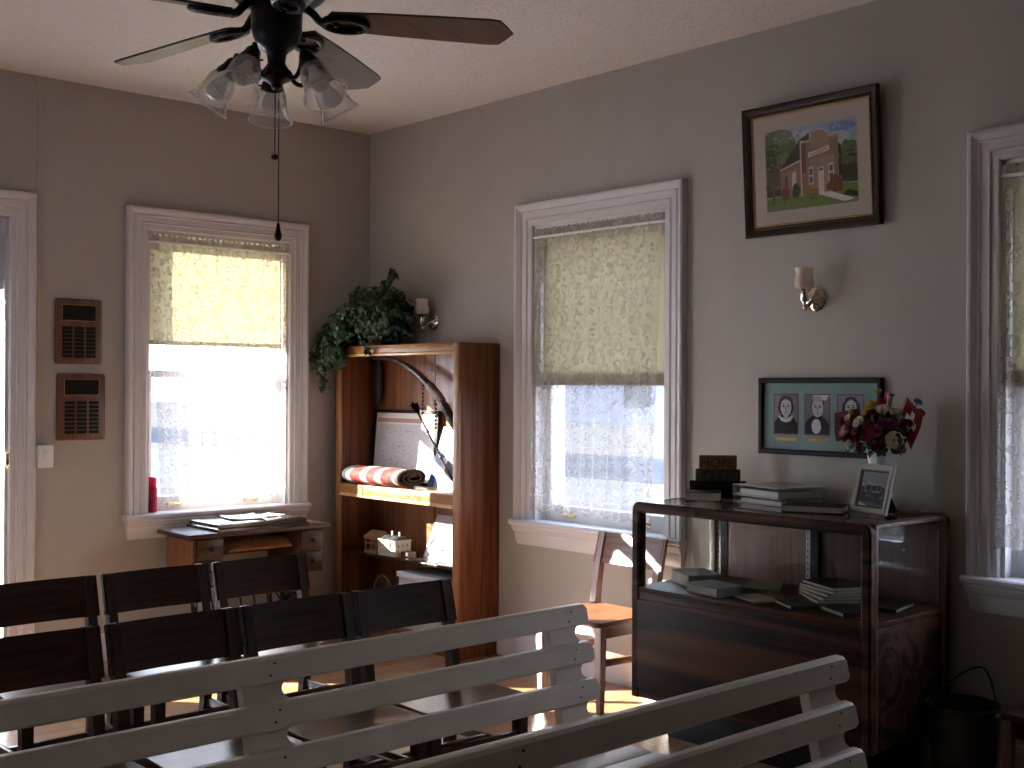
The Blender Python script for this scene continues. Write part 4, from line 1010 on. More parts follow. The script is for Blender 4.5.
wordblock('FAITH', .194, 1.056, 1.108, .05, plain('dark olive block', (.042, .039, .026), .8, var=.2, spec=.1), plain('olive letter', (.075, .065, .040), .8, spec=.1), 'dark olive wooden block reading FAITH in the middle of the stack')
wordblock('HOPE', .163, 1.108, 1.168, .045, plain('rust block', (.13, .062, .032), .8, var=.2, spec=.1), plain('dark red letter', (.045, .015, .011), .8, spec=.1), 'rust brown wooden block reading HOPE on top of the stack')
book('closed_book', 'dark closed book lying in front of the word blocks', -.318, -2.925, KT, .140, .150, .036, 216, coverm('black green cover', (.022, .024, .020)))
# ring binders
def binder(label, cx, cy, z, rz, h, col):
    t = thing('ring_binder', label, 'ring binder', (cx, cy, z+.0006), 'white ring binders on the display case'); t.rotation_euler.z = R(rz)
    O = dict(origin=(0, 0, 0))
    w, l = .295, .235
    mb = MB(); mb.box(-w/2, -l/2, 0, w/2, l/2, .003, .001); mb.box(-w/2, -l/2, 0, -w/2+.003, l/2, h, .001)
    mb.box(-w/2, -l/2, h-.003, w/2, l/2, h, .001); mb.build('cover', col, t, smooth=False, **O)
    MB().box(-w/2+.045, -l/2+.006, .0035, w/2-.006, l/2-.006, h*.62).build('paper_pages', M['dimpaper'], t, smooth=False, **O)
    for k in (-1, 0, 1):
        mb = MB(); mb.tube([(-w/2+.028+.020*math.cos(a), k*.095, h*.46+.34*h*math.sin(a)) for a in [2*PI*i/16 for i in range(17)]], .0022, 6); mb.build('ring', M['steel'], t, **O)
    MB().box(-w/2+.02, -.105, .003, -w/2+.036, .105, .007).build('ring_mechanism', M['steel'], t, smooth=False, **O)
    return t
wb = plain('white vinyl', (.42, .41, .38), .45, var=.05); wb2 = plain('grey white vinyl', (.36, .36, .36), .45, var=.05)
binder('lower white ring binder with visible rings on the display case', -.190, -3.215, KT, -102, .030, wb2)
binder('upper white ring binder on top of the other binder', -.192, -3.212, KT+.0308, -105, .042, wb)
book('closed_book', 'dark blue closed book near the front edge of the case top', -.362, -3.512, KT, .155, .235, .026, -157, coverm('navy cover', (.018, .022, .035)))
# standing photograph
sf = thing('framed_photograph', 'cream photo frame with group picture standing below the flowers', 'photo frame', (-.315, -3.72, KT))
ang = R(-16)
def fs(u, v, d):
    # u along width, v up, d outward; leaning back 16 deg, turned a little
    q = Vector((-d*math.cos(R(15))+v*math.sin(R(15)), -u, v*math.cos(R(15))+d*math.sin(R(15))))
    return Vector((-.298, -3.632, KT+.004))+Matrix.Rotation(ang, 3, 'Z') @ q
fw, fh = .190, .190
frame_sweep(MB(), fs, fw, fh, [(0, 0), (0, .012), (.004, .015), (.020, .013), (.024, .008), (.024, 0)]).build('frame', plain('cream frame', (.30, .28, .24), .55, var=.06), sf, angle=25)
rr = random.Random(5)
ly = [(0, rect(.024, .024, fw-.024, fh-.024)), (1, rect(.029, .029, fw-.029, fh-.029)), (2, rect(.029, .095, fw-.029, fh-.029)), (3, [(.03, .03), (.08, .03), (.03, .045)])]
for r_ in range(3):
    for k in range(7):
        x = .046+k*.0165+rr.uniform(-.004, .004); y = .054+r_*.022+rr.uniform(-.004, .004)
        ly += [(0, ell(x, y, .008, .014, 10)), (4, ell(x, y+.013, .0042, .0055, 8))]
shapes(sf, 'photograph', fs, fw, fh, ly, [flat(28, 28, 32), flat(70, 72, 78), flat(112, 116, 122), flat(170, 170, 168), flat(150, 148, 146)], .004)
MB().prism(rect(.002, .002, fw-.002, fh-.002), fs, -.004, 0).build('backing', M['black'], sf, smooth=False)
mb = MB(); mb.bar(fs(fw/2, .14, -.004), Vector((-.215, -3.755, KT+.004)), .05, .004, (1, 0, .2)); mb.build('easel_back', M['black'], sf, smooth=False)
sheet([(-.14, -3.71), (-.08, -3.73), (-.10, -3.86), (-.17, -3.84)], KT, 'paper_sheet', 'crumpled pale paper behind the standing photo frame', 'paper', M['page'], .02)
# vase and flowers
vx, vy = -.150, -3.672
va = thing('flower_vase', 'white embossed vase behind the standing photo frame', 'vase', (vx, vy, KT))
mt = Matrix.Translation((vx, vy, KT+.0006))
MB().lathe([(.001, 0), (.040, 0), (.044, .008), (.040, .03), (.043, .10), (.050, .19), (.058, .250), (.061, .256), (.056, .258), (.048, .19), (.040, .10), (.036, .03), (.001, .02)], mt, 32, False, lambda i, a: .012*math.sin(10*a) if i in (4, 5) else 0).build('vase_body', M['vase'], va)
fl = thing('flower_bouquet', 'bouquet of maroon, pink, yellow and white flowers in the vase', 'flowers', (vx, vy, KT+.20))
petal = {k: plain(k+' petal', c, .6, var=.25, scale=60) for k, c in dict(maroon=(.17, .020, .040), pink=(.38, .065, .125), purple=(.20, .04, .20), cream=(.68, .62, .48), yellow=(.55, .40, .08), white=(.70, .68, .64), blue=(.10, .20, .38), red=(.36, .03, .04)).items()}
stemm = plain('flower stem', (.02, .05, .02), .6)
rr = random.Random(21)
def rose(c, axis, r, mat, name='flower'):
    ax = Vector(axis).normalized(); q = ax.to_track_quat('Z', 'Y').to_matrix().to_4x4(); q.translation = Vector(c)
    mb = MB()
    for k, (s, z0, lean_) in enumerate(((1, -.35, .95), (.78, -.1, .55), (.55, .1, .25), (.30, .25, .05))):
        npet = 6-(k > 1); off = rr.uniform(0, 6)
        for j in range(npet):
            a = off+2*PI*j/npet; da = PI/npet*1.25; P = []
            for ii in range(4):
                f = ii/3; zz = (z0+.75*f)*r*.9; rad = r*s*(.35+.65*math.sin(f*PI/2*.9+.1))*(1+.12*lean_*f*f)
                P.append([q @ Vector((rad*math.cos(a+da*(t_-.5)*2*(1-.35*f*f)), rad*math.sin(a+da*(t_-.5)*2*(1-.35*f*f)), zz-.12*r*(abs(t_-.5)*2)**2*f)) for t_ in (0, .25, .5, .75, 1)])
            V = [[mb.bm.verts.new(p) for p in row] for row in P]
            for x_, y_ in zip(V[:-1], V[1:]):
                for i in range(4): mb._f([x_[i], x_[i+1], y_[i+1], y_[i]])
    mb.build(name, mat, fl, angle=180)
cz = KT+.322
spots = []   # (ds along the wall (+ toward -y), dz, dx toward room, radius, colour)
FLW = [(-.115, -.030, -.07, .030, 'cream'), (-.085, .015, -.05, .034, 'maroon'), (-.045, .005, -.09, .030, 'cream'), (-.075, -.055, -.06, .032, 'maroon'), (-.11, -.085, -.05, .026, 'cream'), (-.055, -.095, -.06, .028, 'maroon'),
       (-.005, .035, -.06, .030, 'maroon'), (-.015, .070, -.04, .036, 'yellow'), (.040, .055, -.06, .030, 'cream'), (.035, -.025, -.10, .036, 'pink'), (.00, -.050, -.09, .026, 'red'), (.075, -.000, -.07, .032, 'pink'), (.095, -.060, -.07, .040, 'cream'), (.090, .045, -.05, .030, 'cream'),
       (.13, -.03, -.03, .028, 'maroon'), (.09, -.095, -.05, .024, 'maroon'), (-.14, .01, -.05, .020, 'purple'), (-.10, .045, -.05, .020, 'yellow'), (.10, .00, -.08, .022, 'purple'), (.02, .02, -.04, .030, 'maroon'), (-.03, -.03, -.05, .03, 'maroon'), (.06, .03, -.03, .028, 'maroon'), (.165, .085, -.02, .020, 'blue'), (.17, .045, -.01, .022, 'red'), (-.005, .125, -.02, .020, 'yellow'), (.015, -.09, -.06, .026, 'maroon'), (.045, .11, .0, .014, 'blue'), (-.12, -.055, -.06, .026, 'maroon'), (-.095, -.01, -.08, .024, 'pink'), (.005, -.005, -.10, .026, 'maroon'), (.045, -.08, -.08, .024, 'maroon'), (.115, -.085, -.06, .022, 'pink'), (-.03, .045, -.06, .022, 'yellow'), (.055, .005, -.09, .024, 'purple'), (-.06, -.03, -.09, .022, 'pink'), (.02, .085, -.03, .020, 'red'), (-.10, .02, -.08, .020, 'cream'), (.14, .005, -.05, .022, 'maroon'), (-.145, -.04, -.05, .020, 'cream')]
sm = MB()
for ds, dz, dx, r_, c_ in FLW:
    p = Vector((min(vx+dx, -.035), vy-ds, cz+dz+.02)); ax = (p-Vector((vx+.02, vy, KT+.24))); ax.x -= .05
    rose(p, ax, r_*.78, petal[c_])
    sm.tube(smoothpath([(vx, vy, KT+.10), (vx-.01, vy-ds*.25, KT+.25), p-ax.normalized()*r_*.3], 4), .002, 5)
sm.build('stems', stemm, fl)
bm = bmesh.new()
for _ in range(120):
    a = rr.uniform(0, 2*PI); s_ = rr.uniform(.02, .15); dz = rr.uniform(-.085, .07)
    addleaf(Vector((min(vx-.05+rr.uniform(-.04, .05), -.03), vy+s_*math.cos(a)*1.0, cz+dz)), (-.6, math.cos(a), .2), rr.uniform(.018, .032))
mb = MB(); mb.bm.free(); mb.bm = bm; mb.build('leaves', plain('bouquet leaf', (.018, .045, .022), .5, var=.4), fl, smooth=False)
def handflag(label, base, top, cloth, mat, cross=None):
    t = thing('paper_flag', label, 'flag', base, None)
    MB().tube([base, top], .0022, 6).build('flag_stick', M['page'], t)
    P = [Vector(p) for p in cloth]; N = 10
    n = (P[1]-P[0]).cross(P[3]-P[0]).normalized()
    if n.x > 0: n = -n
    def S(u, v, d=0): return (P[0]*(1-u)+P[1]*u)*(1-v)+(P[3]*(1-u)+P[2]*u)*v+n*(.006*math.sin(u*5+v*1.5)+d)
    mb = MB()
    for e in (0, -.0012):
        V = [[mb.bm.verts.new(S(i/N, j/N, e)) for i in range(N+1)] for j in range(N+1)]
        for j in range(N):
            for i in range(N): mb._f([V[j][i], V[j][i+1], V[j+1][i+1], V[j+1][i]])
    mb.build('flag_cloth', mat, t)
    if cross:
        mb = MB()
        for u0, u1, v0, v1 in cross:
            n_ = 6; V = [[mb.bm.verts.new(S(u0+(u1-u0)*i/n_, v0+(v1-v0)*j/n_, .0012)) for i in range(n_+1)] for j in range(n_+1)]
            for j in range(n_):
                for i in range(n_): mb._f([V[j][i], V[j][i+1], V[j+1][i+1], V[j+1][i]])
        mb.build('white_pattern', M['paper'], t)
redf = plain('red flag cloth', (.20, .010, .014), .7, var=.12); dkred = plain('dark red cloth', (.085, .008, .014), .7, var=.15)
X_ = lambda ds, dz, dx: (vx+dx, vy-ds, cz+dz)
handflag('small red flag with a white cross stuck among the flowers', X_(.07, -.04, -.03), X_(.115, .125, -.02), [X_(.095, .02, -.02), X_(.115, .125, -.02), X_(.195, .055, -.035), X_(.15, -.075, -.035)], redf, [(.40, .60, .2, .8), (.2, .8, .40, .60)])
handflag('dark red paper flag at the window side of the bouquet', X_(-.03, -.03, -.03), X_(-.055, .085, -.02), [X_(-.168, -.055, -.055), X_(-.182, .058, -.055), X_(-.070, .080, -.05), X_(-.055, -.03, -.05)], dkred)
handflag('narrow red and white folded flag standing up in the bouquet', X_(.01, .02, -.02), X_(.030, .150, -.015), [X_(.008, .05, -.03), X_(.030, .150, -.025), X_(.050, .135, -.035), X_(.040, .03, -.035)], plain('orange red cloth', (.45, .05, .025), .7), [(.1, 1, .62, .92)])

# printed matter on the deck inside the case
DZ = ZD
book('old_book', 'thick pale paperback at the window end inside the case', -.375, -2.930, DZ, .20, .15, .052, 62, coverm('grey paper cover', (.30, .275, .235)))
book('old_book', 'pale covered open-edged book beside the thick paperback', -.495, -3.125, DZ, .20, .145, .036, 78, coverm('blue grey cover', (.25, .26, .25)))
book('booklet', 'yellowed thin booklet near the middle front of the deck', -.49, -3.325, DZ, .15, .11, .010, 70, coverm('yellow paper', (.36, .32, .22)))
book('booklet', 'yellowed booklet with curled edge behind the first one', -.27, -3.20, DZ, .20, .14, .018, 30, coverm('tan paper', (.28, .25, .18)))
for k in range(5):
    book('magazine', ['lowest', 'second lowest', 'middle', 'second highest', 'topmost'][k]+' magazine of the stack inside the display case', -.25+.004*k, -3.50-.006*k, DZ+.0128*k, .235, .175, .012, 52+5*k-(8 if k == 4 else 0), coverm('magazine %d' % k, [(.22, .20, .16), (.12, .11, .10), (.26, .24, .20), (.18, .16, .13), (.03, .028, .026)][k]), 'magazine stack inside the display case', 'magazine', spine=False)
book('old_book', 'flat dark book at the front middle of the deck', -.49, -3.512, DZ, .16, .11, .014, 58, coverm('dark cover', (.03, .026, .022)))
book('old_book', 'slim dark book with bright page edge behind the front corner post', -.47, -3.718, DZ, .17, .12, .017, 62, coverm('black cover', (.02, .018, .017)))
book('old_book', 'flat black book at the far end inside the case', -.26, -3.765, DZ, .20, .14, .016, 10, coverm('soft black cover', (.018, .017, .017)))

# ------------------------------------------------------------------ chairs
def make_chair(lab, wx, wz, wb_):
    """faces -y, origin on the floor under the seat"""
    t = thing('wooden_chair', lab, 'chair')
    w = .425
    # seat: slab with rounded front corners and a slight dip
    out = []
    for cx, cy, a0 in ((w/2-.05, -.205+.05, -90), (-w/2+.05, -.205+.05, -180)):
        pass
    poly = [(w/2-.012, .19), (-w/2+.012, .19)]
    poly += [(-w/2+.05-.05*math.cos(a), -.205+.05-.05*math.sin(a)) for a in [PI/2*k/6 for k in range(7)]]
    poly += [(w/2-.05+.05*math.sin(a), -.205+.05-.05*math.cos(a)) for a in [PI/2*k/6 for k in range(7)]]
    mb = MB(); c = Vector((0, 0))
    rg = []
    for s, z in ((.97, .396), (1, .400), (1, .415), (.985, .420), (.86, .419), (.5, .414), (.05, .412)):
        rg.append([Vector((x*s, y*s, z)) for x, y in poly])
    mb.rings(rg); mb.build('seat', wx, t, angle=30)
    mb = MB(); mb.box(-w/2+.03, -.165, .345, w/2-.03, -.147, .398, .002); mb.box(-w/2+.03, .150, .345, w/2-.03, .168, .398, .002)
    for s in (-1, 1): mb.box(s*(w/2-.030), -.15, .345, s*(w/2-.012), .155, .398, .002)
    mb.build('seat_rail', wx, t, smooth=False)
    for s in (-1, 1):
        x = s*(w/2-.024)
        mb = MB(); mb.rings([[(x-a, -.178-a+.0, z), (x+a, -.178-a, z), (x+a, -.178+a, z), (x-a, -.178+a, z)] for a, z in ((.0125, .012), (.019, .30), (.0195, .397))]); mb.build('leg', wz, t, angle=20)
        MB().lathe([(.001, 0), (.012, 0), (.013, .004), (.010, .012), (.001, .0125)], Matrix.Translation((x, -.178, 0)), 12).build('foot_glide', M['iron'], t)
        # rear leg runs up into the back post
        mb = MB(); rg = []
        for y, z, a, bq in ((.225, 0, .014, .016), (.190, .25, .017, .019), (.178, .40, .018, .022), (.189, .50, .018, .020), (.208, .60, .017, .018), (.246, .754, .016, .017)):
            rg.append([(x-a, y-bq, z), (x+a, y-bq, z), (x+a, y+bq, z), (x-a, y+bq, z)])
        mb.rings(rg); mb.build('rear_leg', wz, t, angle=20)
        mb = MB(); mb.bar((x, -.165, .235), (x, .180, .225), .016, .030, (0, 0, 1), .002); mb.build('side_stretcher', wx, t)
    MB().box(-w/2+.035, -.012, .218, w/2-.035, .008, .246, .002).build('cross_stretcher', wx, t)
    MB().box(-w/2+.035, -.187, .265, w/2-.035, -.170, .297, .002).build('front_stretcher', wx, t)
    # back rail: broad board curved a little, in front of the posts
    mb = MB(); rg = []; NN = 12
    for i in range(NN+1):
        u = i/NN*2-1; x = u*(w/2+.004); dp = .016*(1-u*u)
        lo = Vector((x, .194+dp, .612)); hi = Vector((x, .232+dp, .757)); tn = Vector((0, .0175, -.0045))
        rg.append([lo, lo+tn, hi+tn, hi-Vector((0, 0, .0))])
    mb.rings(rg); mb.build('backrest', wb_, t, angle=30)
    return t
ch0 = make_chair('placeholder', M['chairwood'], M['chairwood_z'], M['chairback'])
def setchair(o, x, y, rz, label, group=None):
    o.location = (x, y, 0); o.rotation_euler.z = R(rz); o['label'] = label
    if group: o['group'] = group
    elif 'group' in o: del o['group']
front = [(-1.800, 'front row dark wooden chair nearest the bookcase and display case'), (-2.236, 'dark wooden chair second from the aisle in the row before the white bench'), (-2.676, 'dark wooden chair third from the aisle in the row before the white bench'), (-3.128, 'dark wooden chair farthest from the aisle in the row before the white bench')]
front[0] = (-1.800, 'dark wooden chair at the aisle end of the row before the white bench')
back = [(-1.838, 'dark wooden chair at the aisle end of the row by the sewing table'), (-2.292, 'dark wooden chair in the middle of the row by the sewing table'), (-2.748, 'dark wooden chair nearest the door in the row by the sewing table')]
k = 0
for x, lb in front:
    o = ch0 if k == 0 else copy_tree(ch0); k += 1
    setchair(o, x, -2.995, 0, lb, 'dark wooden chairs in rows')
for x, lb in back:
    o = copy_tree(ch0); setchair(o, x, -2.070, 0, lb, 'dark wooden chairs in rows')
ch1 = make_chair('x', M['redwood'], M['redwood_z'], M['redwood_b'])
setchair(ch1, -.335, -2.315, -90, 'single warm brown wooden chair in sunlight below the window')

# ------------------------------------------------------------------ slatted benches (sitting side toward the camera)
def make_bench(lab, xr, xl, yt, ns):
    t = thing('slatted_bench', lab, 'bench', ((xr+xl)/2, yt-.25, 0), 'cream painted slatted benches')
    zt = .804; lean_ = .235
    def Bk(z, d): return Vector((0, yt-(zt-z)*lean_-d, z))     # d toward the sitter
    ups = [xr-.075-k*(xr-.15-.0-xl)/2 for k in range(3)]
    ups = [xr-.080, xr-.080-1.02, xl+.080]
    for k in range(4):
        z1 = zt-k*.1085; z0 = z1-.062 if k < 3 else z1-.062
        prof = [(z0, .0), (z0, .016), (z0+.006, .021), (z1-.008, .021), (z1-.001, .015), (z1, .005), (z1, .0)]
        mb = MB(); rg = []; n = 7
        xs = [(xr, 1)] 
        ends = [(0, .74), (.003, .88), (.008, .96), (.016, 1.0)]
        X = [(xr-e, s) for e, s in ends]+[(xl+e, s) for e, s in reversed(ends)]
        for x, s in X:
            zc = (z0+z1)/2; row = []
            for z, d in prof:
                p = Bk(zc+(z-zc)*s, d); p.x = x; row.append(p)
            rg.append(row)
        mb.rings(rg); sl_ = mb.build('back_slat', M['bench'], t, angle=30)
        mb = MB()
        for ux in ups:
            for zz in (z1-.018, z0+.018):
                p = Bk(zz, .0212); p.x = ux+.012*(1 if zz > z0+.03 else -.2)
                q = Matrix.Translation(p) @ Vector((0, -1, -.2)).normalized().to_track_quat('Z', 'Y').to_matrix().to_4x4()
                mb.lathe([(.0035, -.001), (.0035, .0006), (.001, .0008)], q, 10, True)
        mb.build('screw_heads', M['iron'], sl_)
    # scalloped uprights behind the slats
    for ux in ups:
        hw = .060; L_ = []; Rr = []; N = 70
        for i in range(N+1):
            z = .30+(zt-.012-.30)*i/N
            ph = ((zt-z)/.1085) % 1.0
            sc = 0
            if z > .45 and ph > .571:
                q = (ph-.571)/.429; sc = math.sin(PI*q)**.55
            Rr.append((hw-.024*sc, z))
            L_.append((-hw-.01, z))
        poly = Rr+list(reversed(L_))
        mb = MB()
        V0 = [[], []]
        for i in range(N+1):
            for sgn, src in ((0, L_), (1, Rr)):
                x, z = src[i]; V0[sgn].append([mb.bm.verts.new(Bk(z, d)+Vector((ux+x, 0, 0))) for d in (-.030, -.0005)])
        for i in range(N):
            a, b = V0[0], V0[1]
            mb._f([a[i][1], b[i][1], b[i+1][1], a[i+1][1]]); mb._f([a[i][0], a[i+1][0], b[i+1][0], b[i][0]])
            mb._f([a[i][0], a[i][1], a[i+1][1], a[i+1][0]]); mb._f([b[i][0], b[i+1][0], b[i+1][1], b[i][1]])
        for i in (0, N): mb._f([V0[0][i][0], V0[0][i][1], V0[1][i][1], V0[1][i][0]])
        mb.build('upright', M['bench'], t, angle=40)
        yb = Bk(.36, 0).y
        # legs and seat bearer
        mb = MB(); mb.bar((ux, yb+.035, .44), (ux, yb+.10, 0), .045, .05, (0, 1, 0), .003); mb.build('leg', M['bench'], t)
        mb = MB(); mb.bar((ux, yb-.36, .385), (ux, yb-.38, 0), .045, .05, (0, 1, 0), .003); mb.build('leg', M['bench'], t)
        mb = MB(); mb.bar((ux, yb+.06, .358), (ux, yb-.40, .372), .04, .055, (0, 0, 1), .003); mb.build('seat_bearer', M['bench'], t)
    yb = Bk(.40, 0).y
    for k in range(4):
        y1 = yb-.015-k*.098; z = .388+.004*k
        mb = MB(); mb.box(xl, y1-.082, z, xr, y1, z+.024, .006); mb.build('seat_slat', M['bench'], t)
    return t
make_bench('cream slatted bench behind the dark chairs', -1.755, -4.05, -3.603, 4)
make_bench('cream slatted bench nearest the display case corner', -1.775, -4.05, -4.519, 4)

# ------------------------------------------------------------------ pail and low table by the wall
pailm = plain('tarnished pail metal', (.045, .043, .038), .5, metal=.5, var=.4, scale=14)
pl = thing('metal_pail', 'old metal pail with wire handle on the floor beside the display case', 'pail', (-.235, -4.055, 0))
mt = Matrix.Translation((-.235, -4.055, 0))
MB().lathe([(.001, .001), (.100, .001), (.104, .01), (.112, .12), (.1135, .122), (.1145, .13), (.1135, .138), (.120, .22), (.126, .312), (.130, .318), (.128, .325), (.122, .322), (.115, .20), (.10, .015), (.001, .012)], mt, 40).build('pail_body', pailm, pl)
MB().tube(smoothpath([(-.235, -3.925, .30), (-.20, -3.95, .345), (-.14, -4.0, .405), (-.10, -4.055, .432), (-.14, -4.11, .405), (-.20, -4.16, .345), (-.235, -4.185, .30)], 6), .004, 8).build('wire_handle', M['iron'], pl)
for y in (-3.927, -4.183): MB().ball((-.235, y, .300), .010, 8).build('handle_ear', M['steel'], pl)
tb = thing('low_table', 'dark low wooden table at the edge beside the metal pail', 'table', (-.22, -4.58, 0))
MB().box(-.385, -4.90, .335, -.04, -4.265, .358, .006).build('table_top', M['walnut_y'], tb)
for x in (-.365, -.06):
    for y in (-4.285, -4.88): MB().box(x-.018, y-.018, 0, x+.018, y+.018, .335, .003).build('leg', M['walnut_z'], tb)
MB().box(-.35, -4.86, .27, -.335, -4.30, .335, .002).build('apron', M['walnut_y'], tb)
MB().box(-.36, -4.86, .10, -.07, -4.30, .118, .003).build('lower_shelf', M['walnut_y'], tb)

# ------------------------------------------------------------------ ceiling fan
fx, fy = -2.632, -3.270; ZBL = 2.451
cf = thing('ceiling_fan', 'black ceiling fan with five brown blades and glass lamp shades', 'ceiling fan', (fx, fy, ZBL))
FT = Matrix.Translation((fx, fy, 0))
MB().lathe([(.001, H-.0005), (.070, H-.0005), (.072, H-.012), (.060, H-.045), (.030, H-.062), (.013, H-.066), (.001, H-.066)], FT, 32).build('canopy', M['iron'], cf)
MB().lathe([(.0125, H-.06), (.0125, 2.70)], FT, 16).build('down_rod', M['iron'], cf)
MB().lathe([(.001, 2.72), (.028, 2.718), (.034, 2.70), (.060, 2.685), (.100, 2.676), (.128, 2.655), (.140, 2.63), (.140, 2.595), (.146, 2.588), (.146, 2.578), (.140, 2.570), (.132, 2.548), (.110, 2.530), (.080, 2.521), (.060, 2.518), (.001, 2.518)], FT, 48).build('motor_housing', M['iron'], cf)
MB().lathe([(.001, 2.519), (.068, 2.519), (.071, 2.513), (.070, 2.452), (.065, 2.434), (.058, 2.414), (.045, 2.402), (.036, 2.396), (.027, 2.385), (.024, 2.36), (.034, 2.345), (.044, 2.335), (.046, 2.325), (.040, 2.315), (.026, 2.308), (.016, 2.300), (.014, 2.292), (.006, 2.286), (.001, 2.284)], FT, 36).build('switch_housing', M['iron'], cf)
ph0 = -.696
for k in range(5):
    a = ph0+k*2*PI/5; pitch = R(-13)
    mt = FT @ Matrix.Translation((0, 0, ZBL)) @ Matrix.Rotation(a, 4, 'Z')
    mt = FT @ Matrix.Translation((0, 0, ZBL+.036)) @ Matrix.Rotation(a, 4, 'Z') @ Matrix.Rotation(R(3.1), 4, 'Y')
    pm = mt @ Matrix.Rotation(pitch, 4, 'X')
    poly = [(.155, -.046), (.30, -.056), (.45, -.062), (.595, -.066), (.622, -.062), (.640, -.036), (.660, 0), (.640, .036), (.622, .062), (.595, .066), (.45, .062), (.30, .056), (.155, .046), (.145, .03), (.145, -.03)]
    mb = MB(); rg = []
    for z, s in ((0, .995), (.0012, 1), (.0052, 1), (.0064, .995)): rg.append([pm @ Vector((.41+(x-.41)*s, y*s, z)) for x, y in poly])
    mb.rings(rg); bl_ = mb.build('blade', M['blade'], cf, angle=30)
    mb = MB()
    mb.tube([mt @ Vector(p) for p in smoothpath([(.075, 0, .036), (.100, 0, .018), (.118, 0, .000), (.138, 0, -.008)], 5)], .0115, 10)
    ring = [pm @ Vector((.190+.060*math.cos(q), .036*math.sin(q), -.006)) for q in [2*PI*i/28 for i in range(29)]]
    mb.tube(ring, .0105, 8, False)
    mb.tube([pm @ Vector((.130, -.012, -.006)), pm @ Vector((.155, -.028, -.006))], .009, 8); mb.tube([pm @ Vector((.130, .012, -.006)), pm @ Vector((.155, .028, -.006))], .009, 8)
    for q in ((.228, -.02), (.228, .02), (.165, 0)): mb.lathe([(.001, -.016), (.006, -.015), (.007, -.010), (.007, 0)], pm @ Matrix.Translation((q[0], q[1], 0)), 10)
    mb.build('blade_iron', M['iron'], bl_)
for k in range(5):
    a = R(-38-42.1+72*k)
    mt = FT @ Matrix.Rotation(a, 4, 'Z')
    P = lambda r, z, s=0: mt @ Vector((r, s, z))
    tiltd = R(33); ax = Vector((math.sin(tiltd), 0, -math.cos(tiltd)))
    neck = Vector((.126, 0, 2.352))
    mb = MB(); mb.tube([mt @ p for p in smoothpath([(.030, 0, 2.345), (.055, 0, 2.315), (.080, 0, 2.312), (.098, 0, 2.335), (.103, 0, 2.370), (.113, 0, 2.384), tuple(neck-ax*.012)], 6)], .0065, 10)
    sm_ = mt @ Matrix.Translation(neck) @ ax.to_track_quat('Z', 'Y').to_matrix().to_4x4()
    arm = mb.build('lamp_arm', M['iron'], cf)
    MB().lathe([(.001, -.022), (.014, -.022), (.020, -.014), (.024, .004), (.031, .022), (.033, .034), (.030, .034), (.001, .030)], sm_, 20).build('lamp_socket', M['iron'], arm)
    MB().tube([sm_ @ Vector((.03, 0, .026)), sm_ @ Vector((.043, 0, .026))], .003, 6).build('thumb_screw', M['iron'], arm)
    MB().lathe([(.029, .026), (.034, .032), (.040, .048), (.043, .068), (.045, .088), (.051, .108), (.060, .124), (.064, .129), (.0615, .129), (.058, .124), (.049, .109), (.043, .088), (.041, .068), (.038, .048), (.032, .034)], sm_, 32).build('glass_shade', M['bell'], cf)
    MB().tube([sm_ @ Vector((.0628*math.cos(q), .0628*math.sin(q), .129)) for q in [2*PI*i/32 for i in range(33)]], .0016, 6, False).build('shade_rim', M['bellrim'], cf)
    MB().lathe([(.001, .030), (.013, .030), (.014, .045), (.022, .060), (.028, .076), (.027, .090), (.018, .102), (.001, .107)], sm_, 18).build('bulb', M['bulb'], cf)
for (dx, dy, z0, z1, kind) in ((-.004, .000, 2.305, 2.10, 0), (.006, -.003, 2.30, 1.918, 1)):
    mb = MB(); mb.tube([(fx+dx, fy+dy, z0+.02), (fx+dx, fy+dy, z1)], .0017, 6)
    if kind:
        o = mb.build('pull_chain', M['iron'], cf)
        MB().lathe([(.001, 1.918), (.004, 1.915), (.006, 1.90), (.010, 1.885), (.0105, 1.876), (.006, 1.868), (.001, 1.866)], FT @ Matrix.Translation((dx, dy, 0)), 14).build('pull_knob', M['iron'], o)
    else:
        mb.ball((fx+dx, fy+dy, z1), .011, 12, (1, 1, .8)); mb.build('pull_chain', M['iron'], cf)

# ------------------------------------------------------------------ outdoors
xm = XW/2
tag(bbox(-4.3, T, -.62, -1.75, 3.0, -.08).build('porch', wood('porch boards', (.05, .045, .04), (.11, .10, .09), 'x', 14, .7, 0), smooth=False), 'unseen dark porch added to cut light bounce outside the door', 'porch', kind='structure')  # unseen deck added to keep ground bounce off the ceiling by the door
mb = MB(); mb.prism([(XW-.55, H+.06), (XW-.55, H+.22), (xm, 6.1), (.55, H+.22), (.55, H+.06), (xm, 5.9)], lambda u, v, d: Vector((u, d, v)), .40, YN-.5)
tag(mb.build('roof', M['shingle'], smooth=False), 'gabled roof above the room seen only from outside', 'roof', kind='structure')
mb = MB(); mb.prism([(XW, H+.16), (0, H+.16), (xm, 5.85)], lambda u, v, d: Vector((u, d, v)), .0, .15); mb.prism([(XW, H+.16), (0, H+.16), (xm, 5.85)], lambda u, v, d: Vector((u, d, v)), YN, YN-.15)
tag(mb.build('gable', M['clapboard'], smooth=False), 'gable ends under the roof seen only from outside', 'wall', kind='structure')
GZ = -.62
mb = MB(); mb.box(-150, -150, GZ-.3, .3, 150, GZ)
tag(mb.build('ground', M['snow'], smooth=False), 'pale snowy ground outside the windows', 'ground', kind='structure')
tag(bbox(.3, -150, GZ-.3, 13.8, 150, GZ).build('yard', plain('pale yard', (.055, .055, .06), .9, var=.15, scale=.9, spec=0), smooth=False), 'pale yard in the shade of the room outside the window', 'yard', kind='structure')
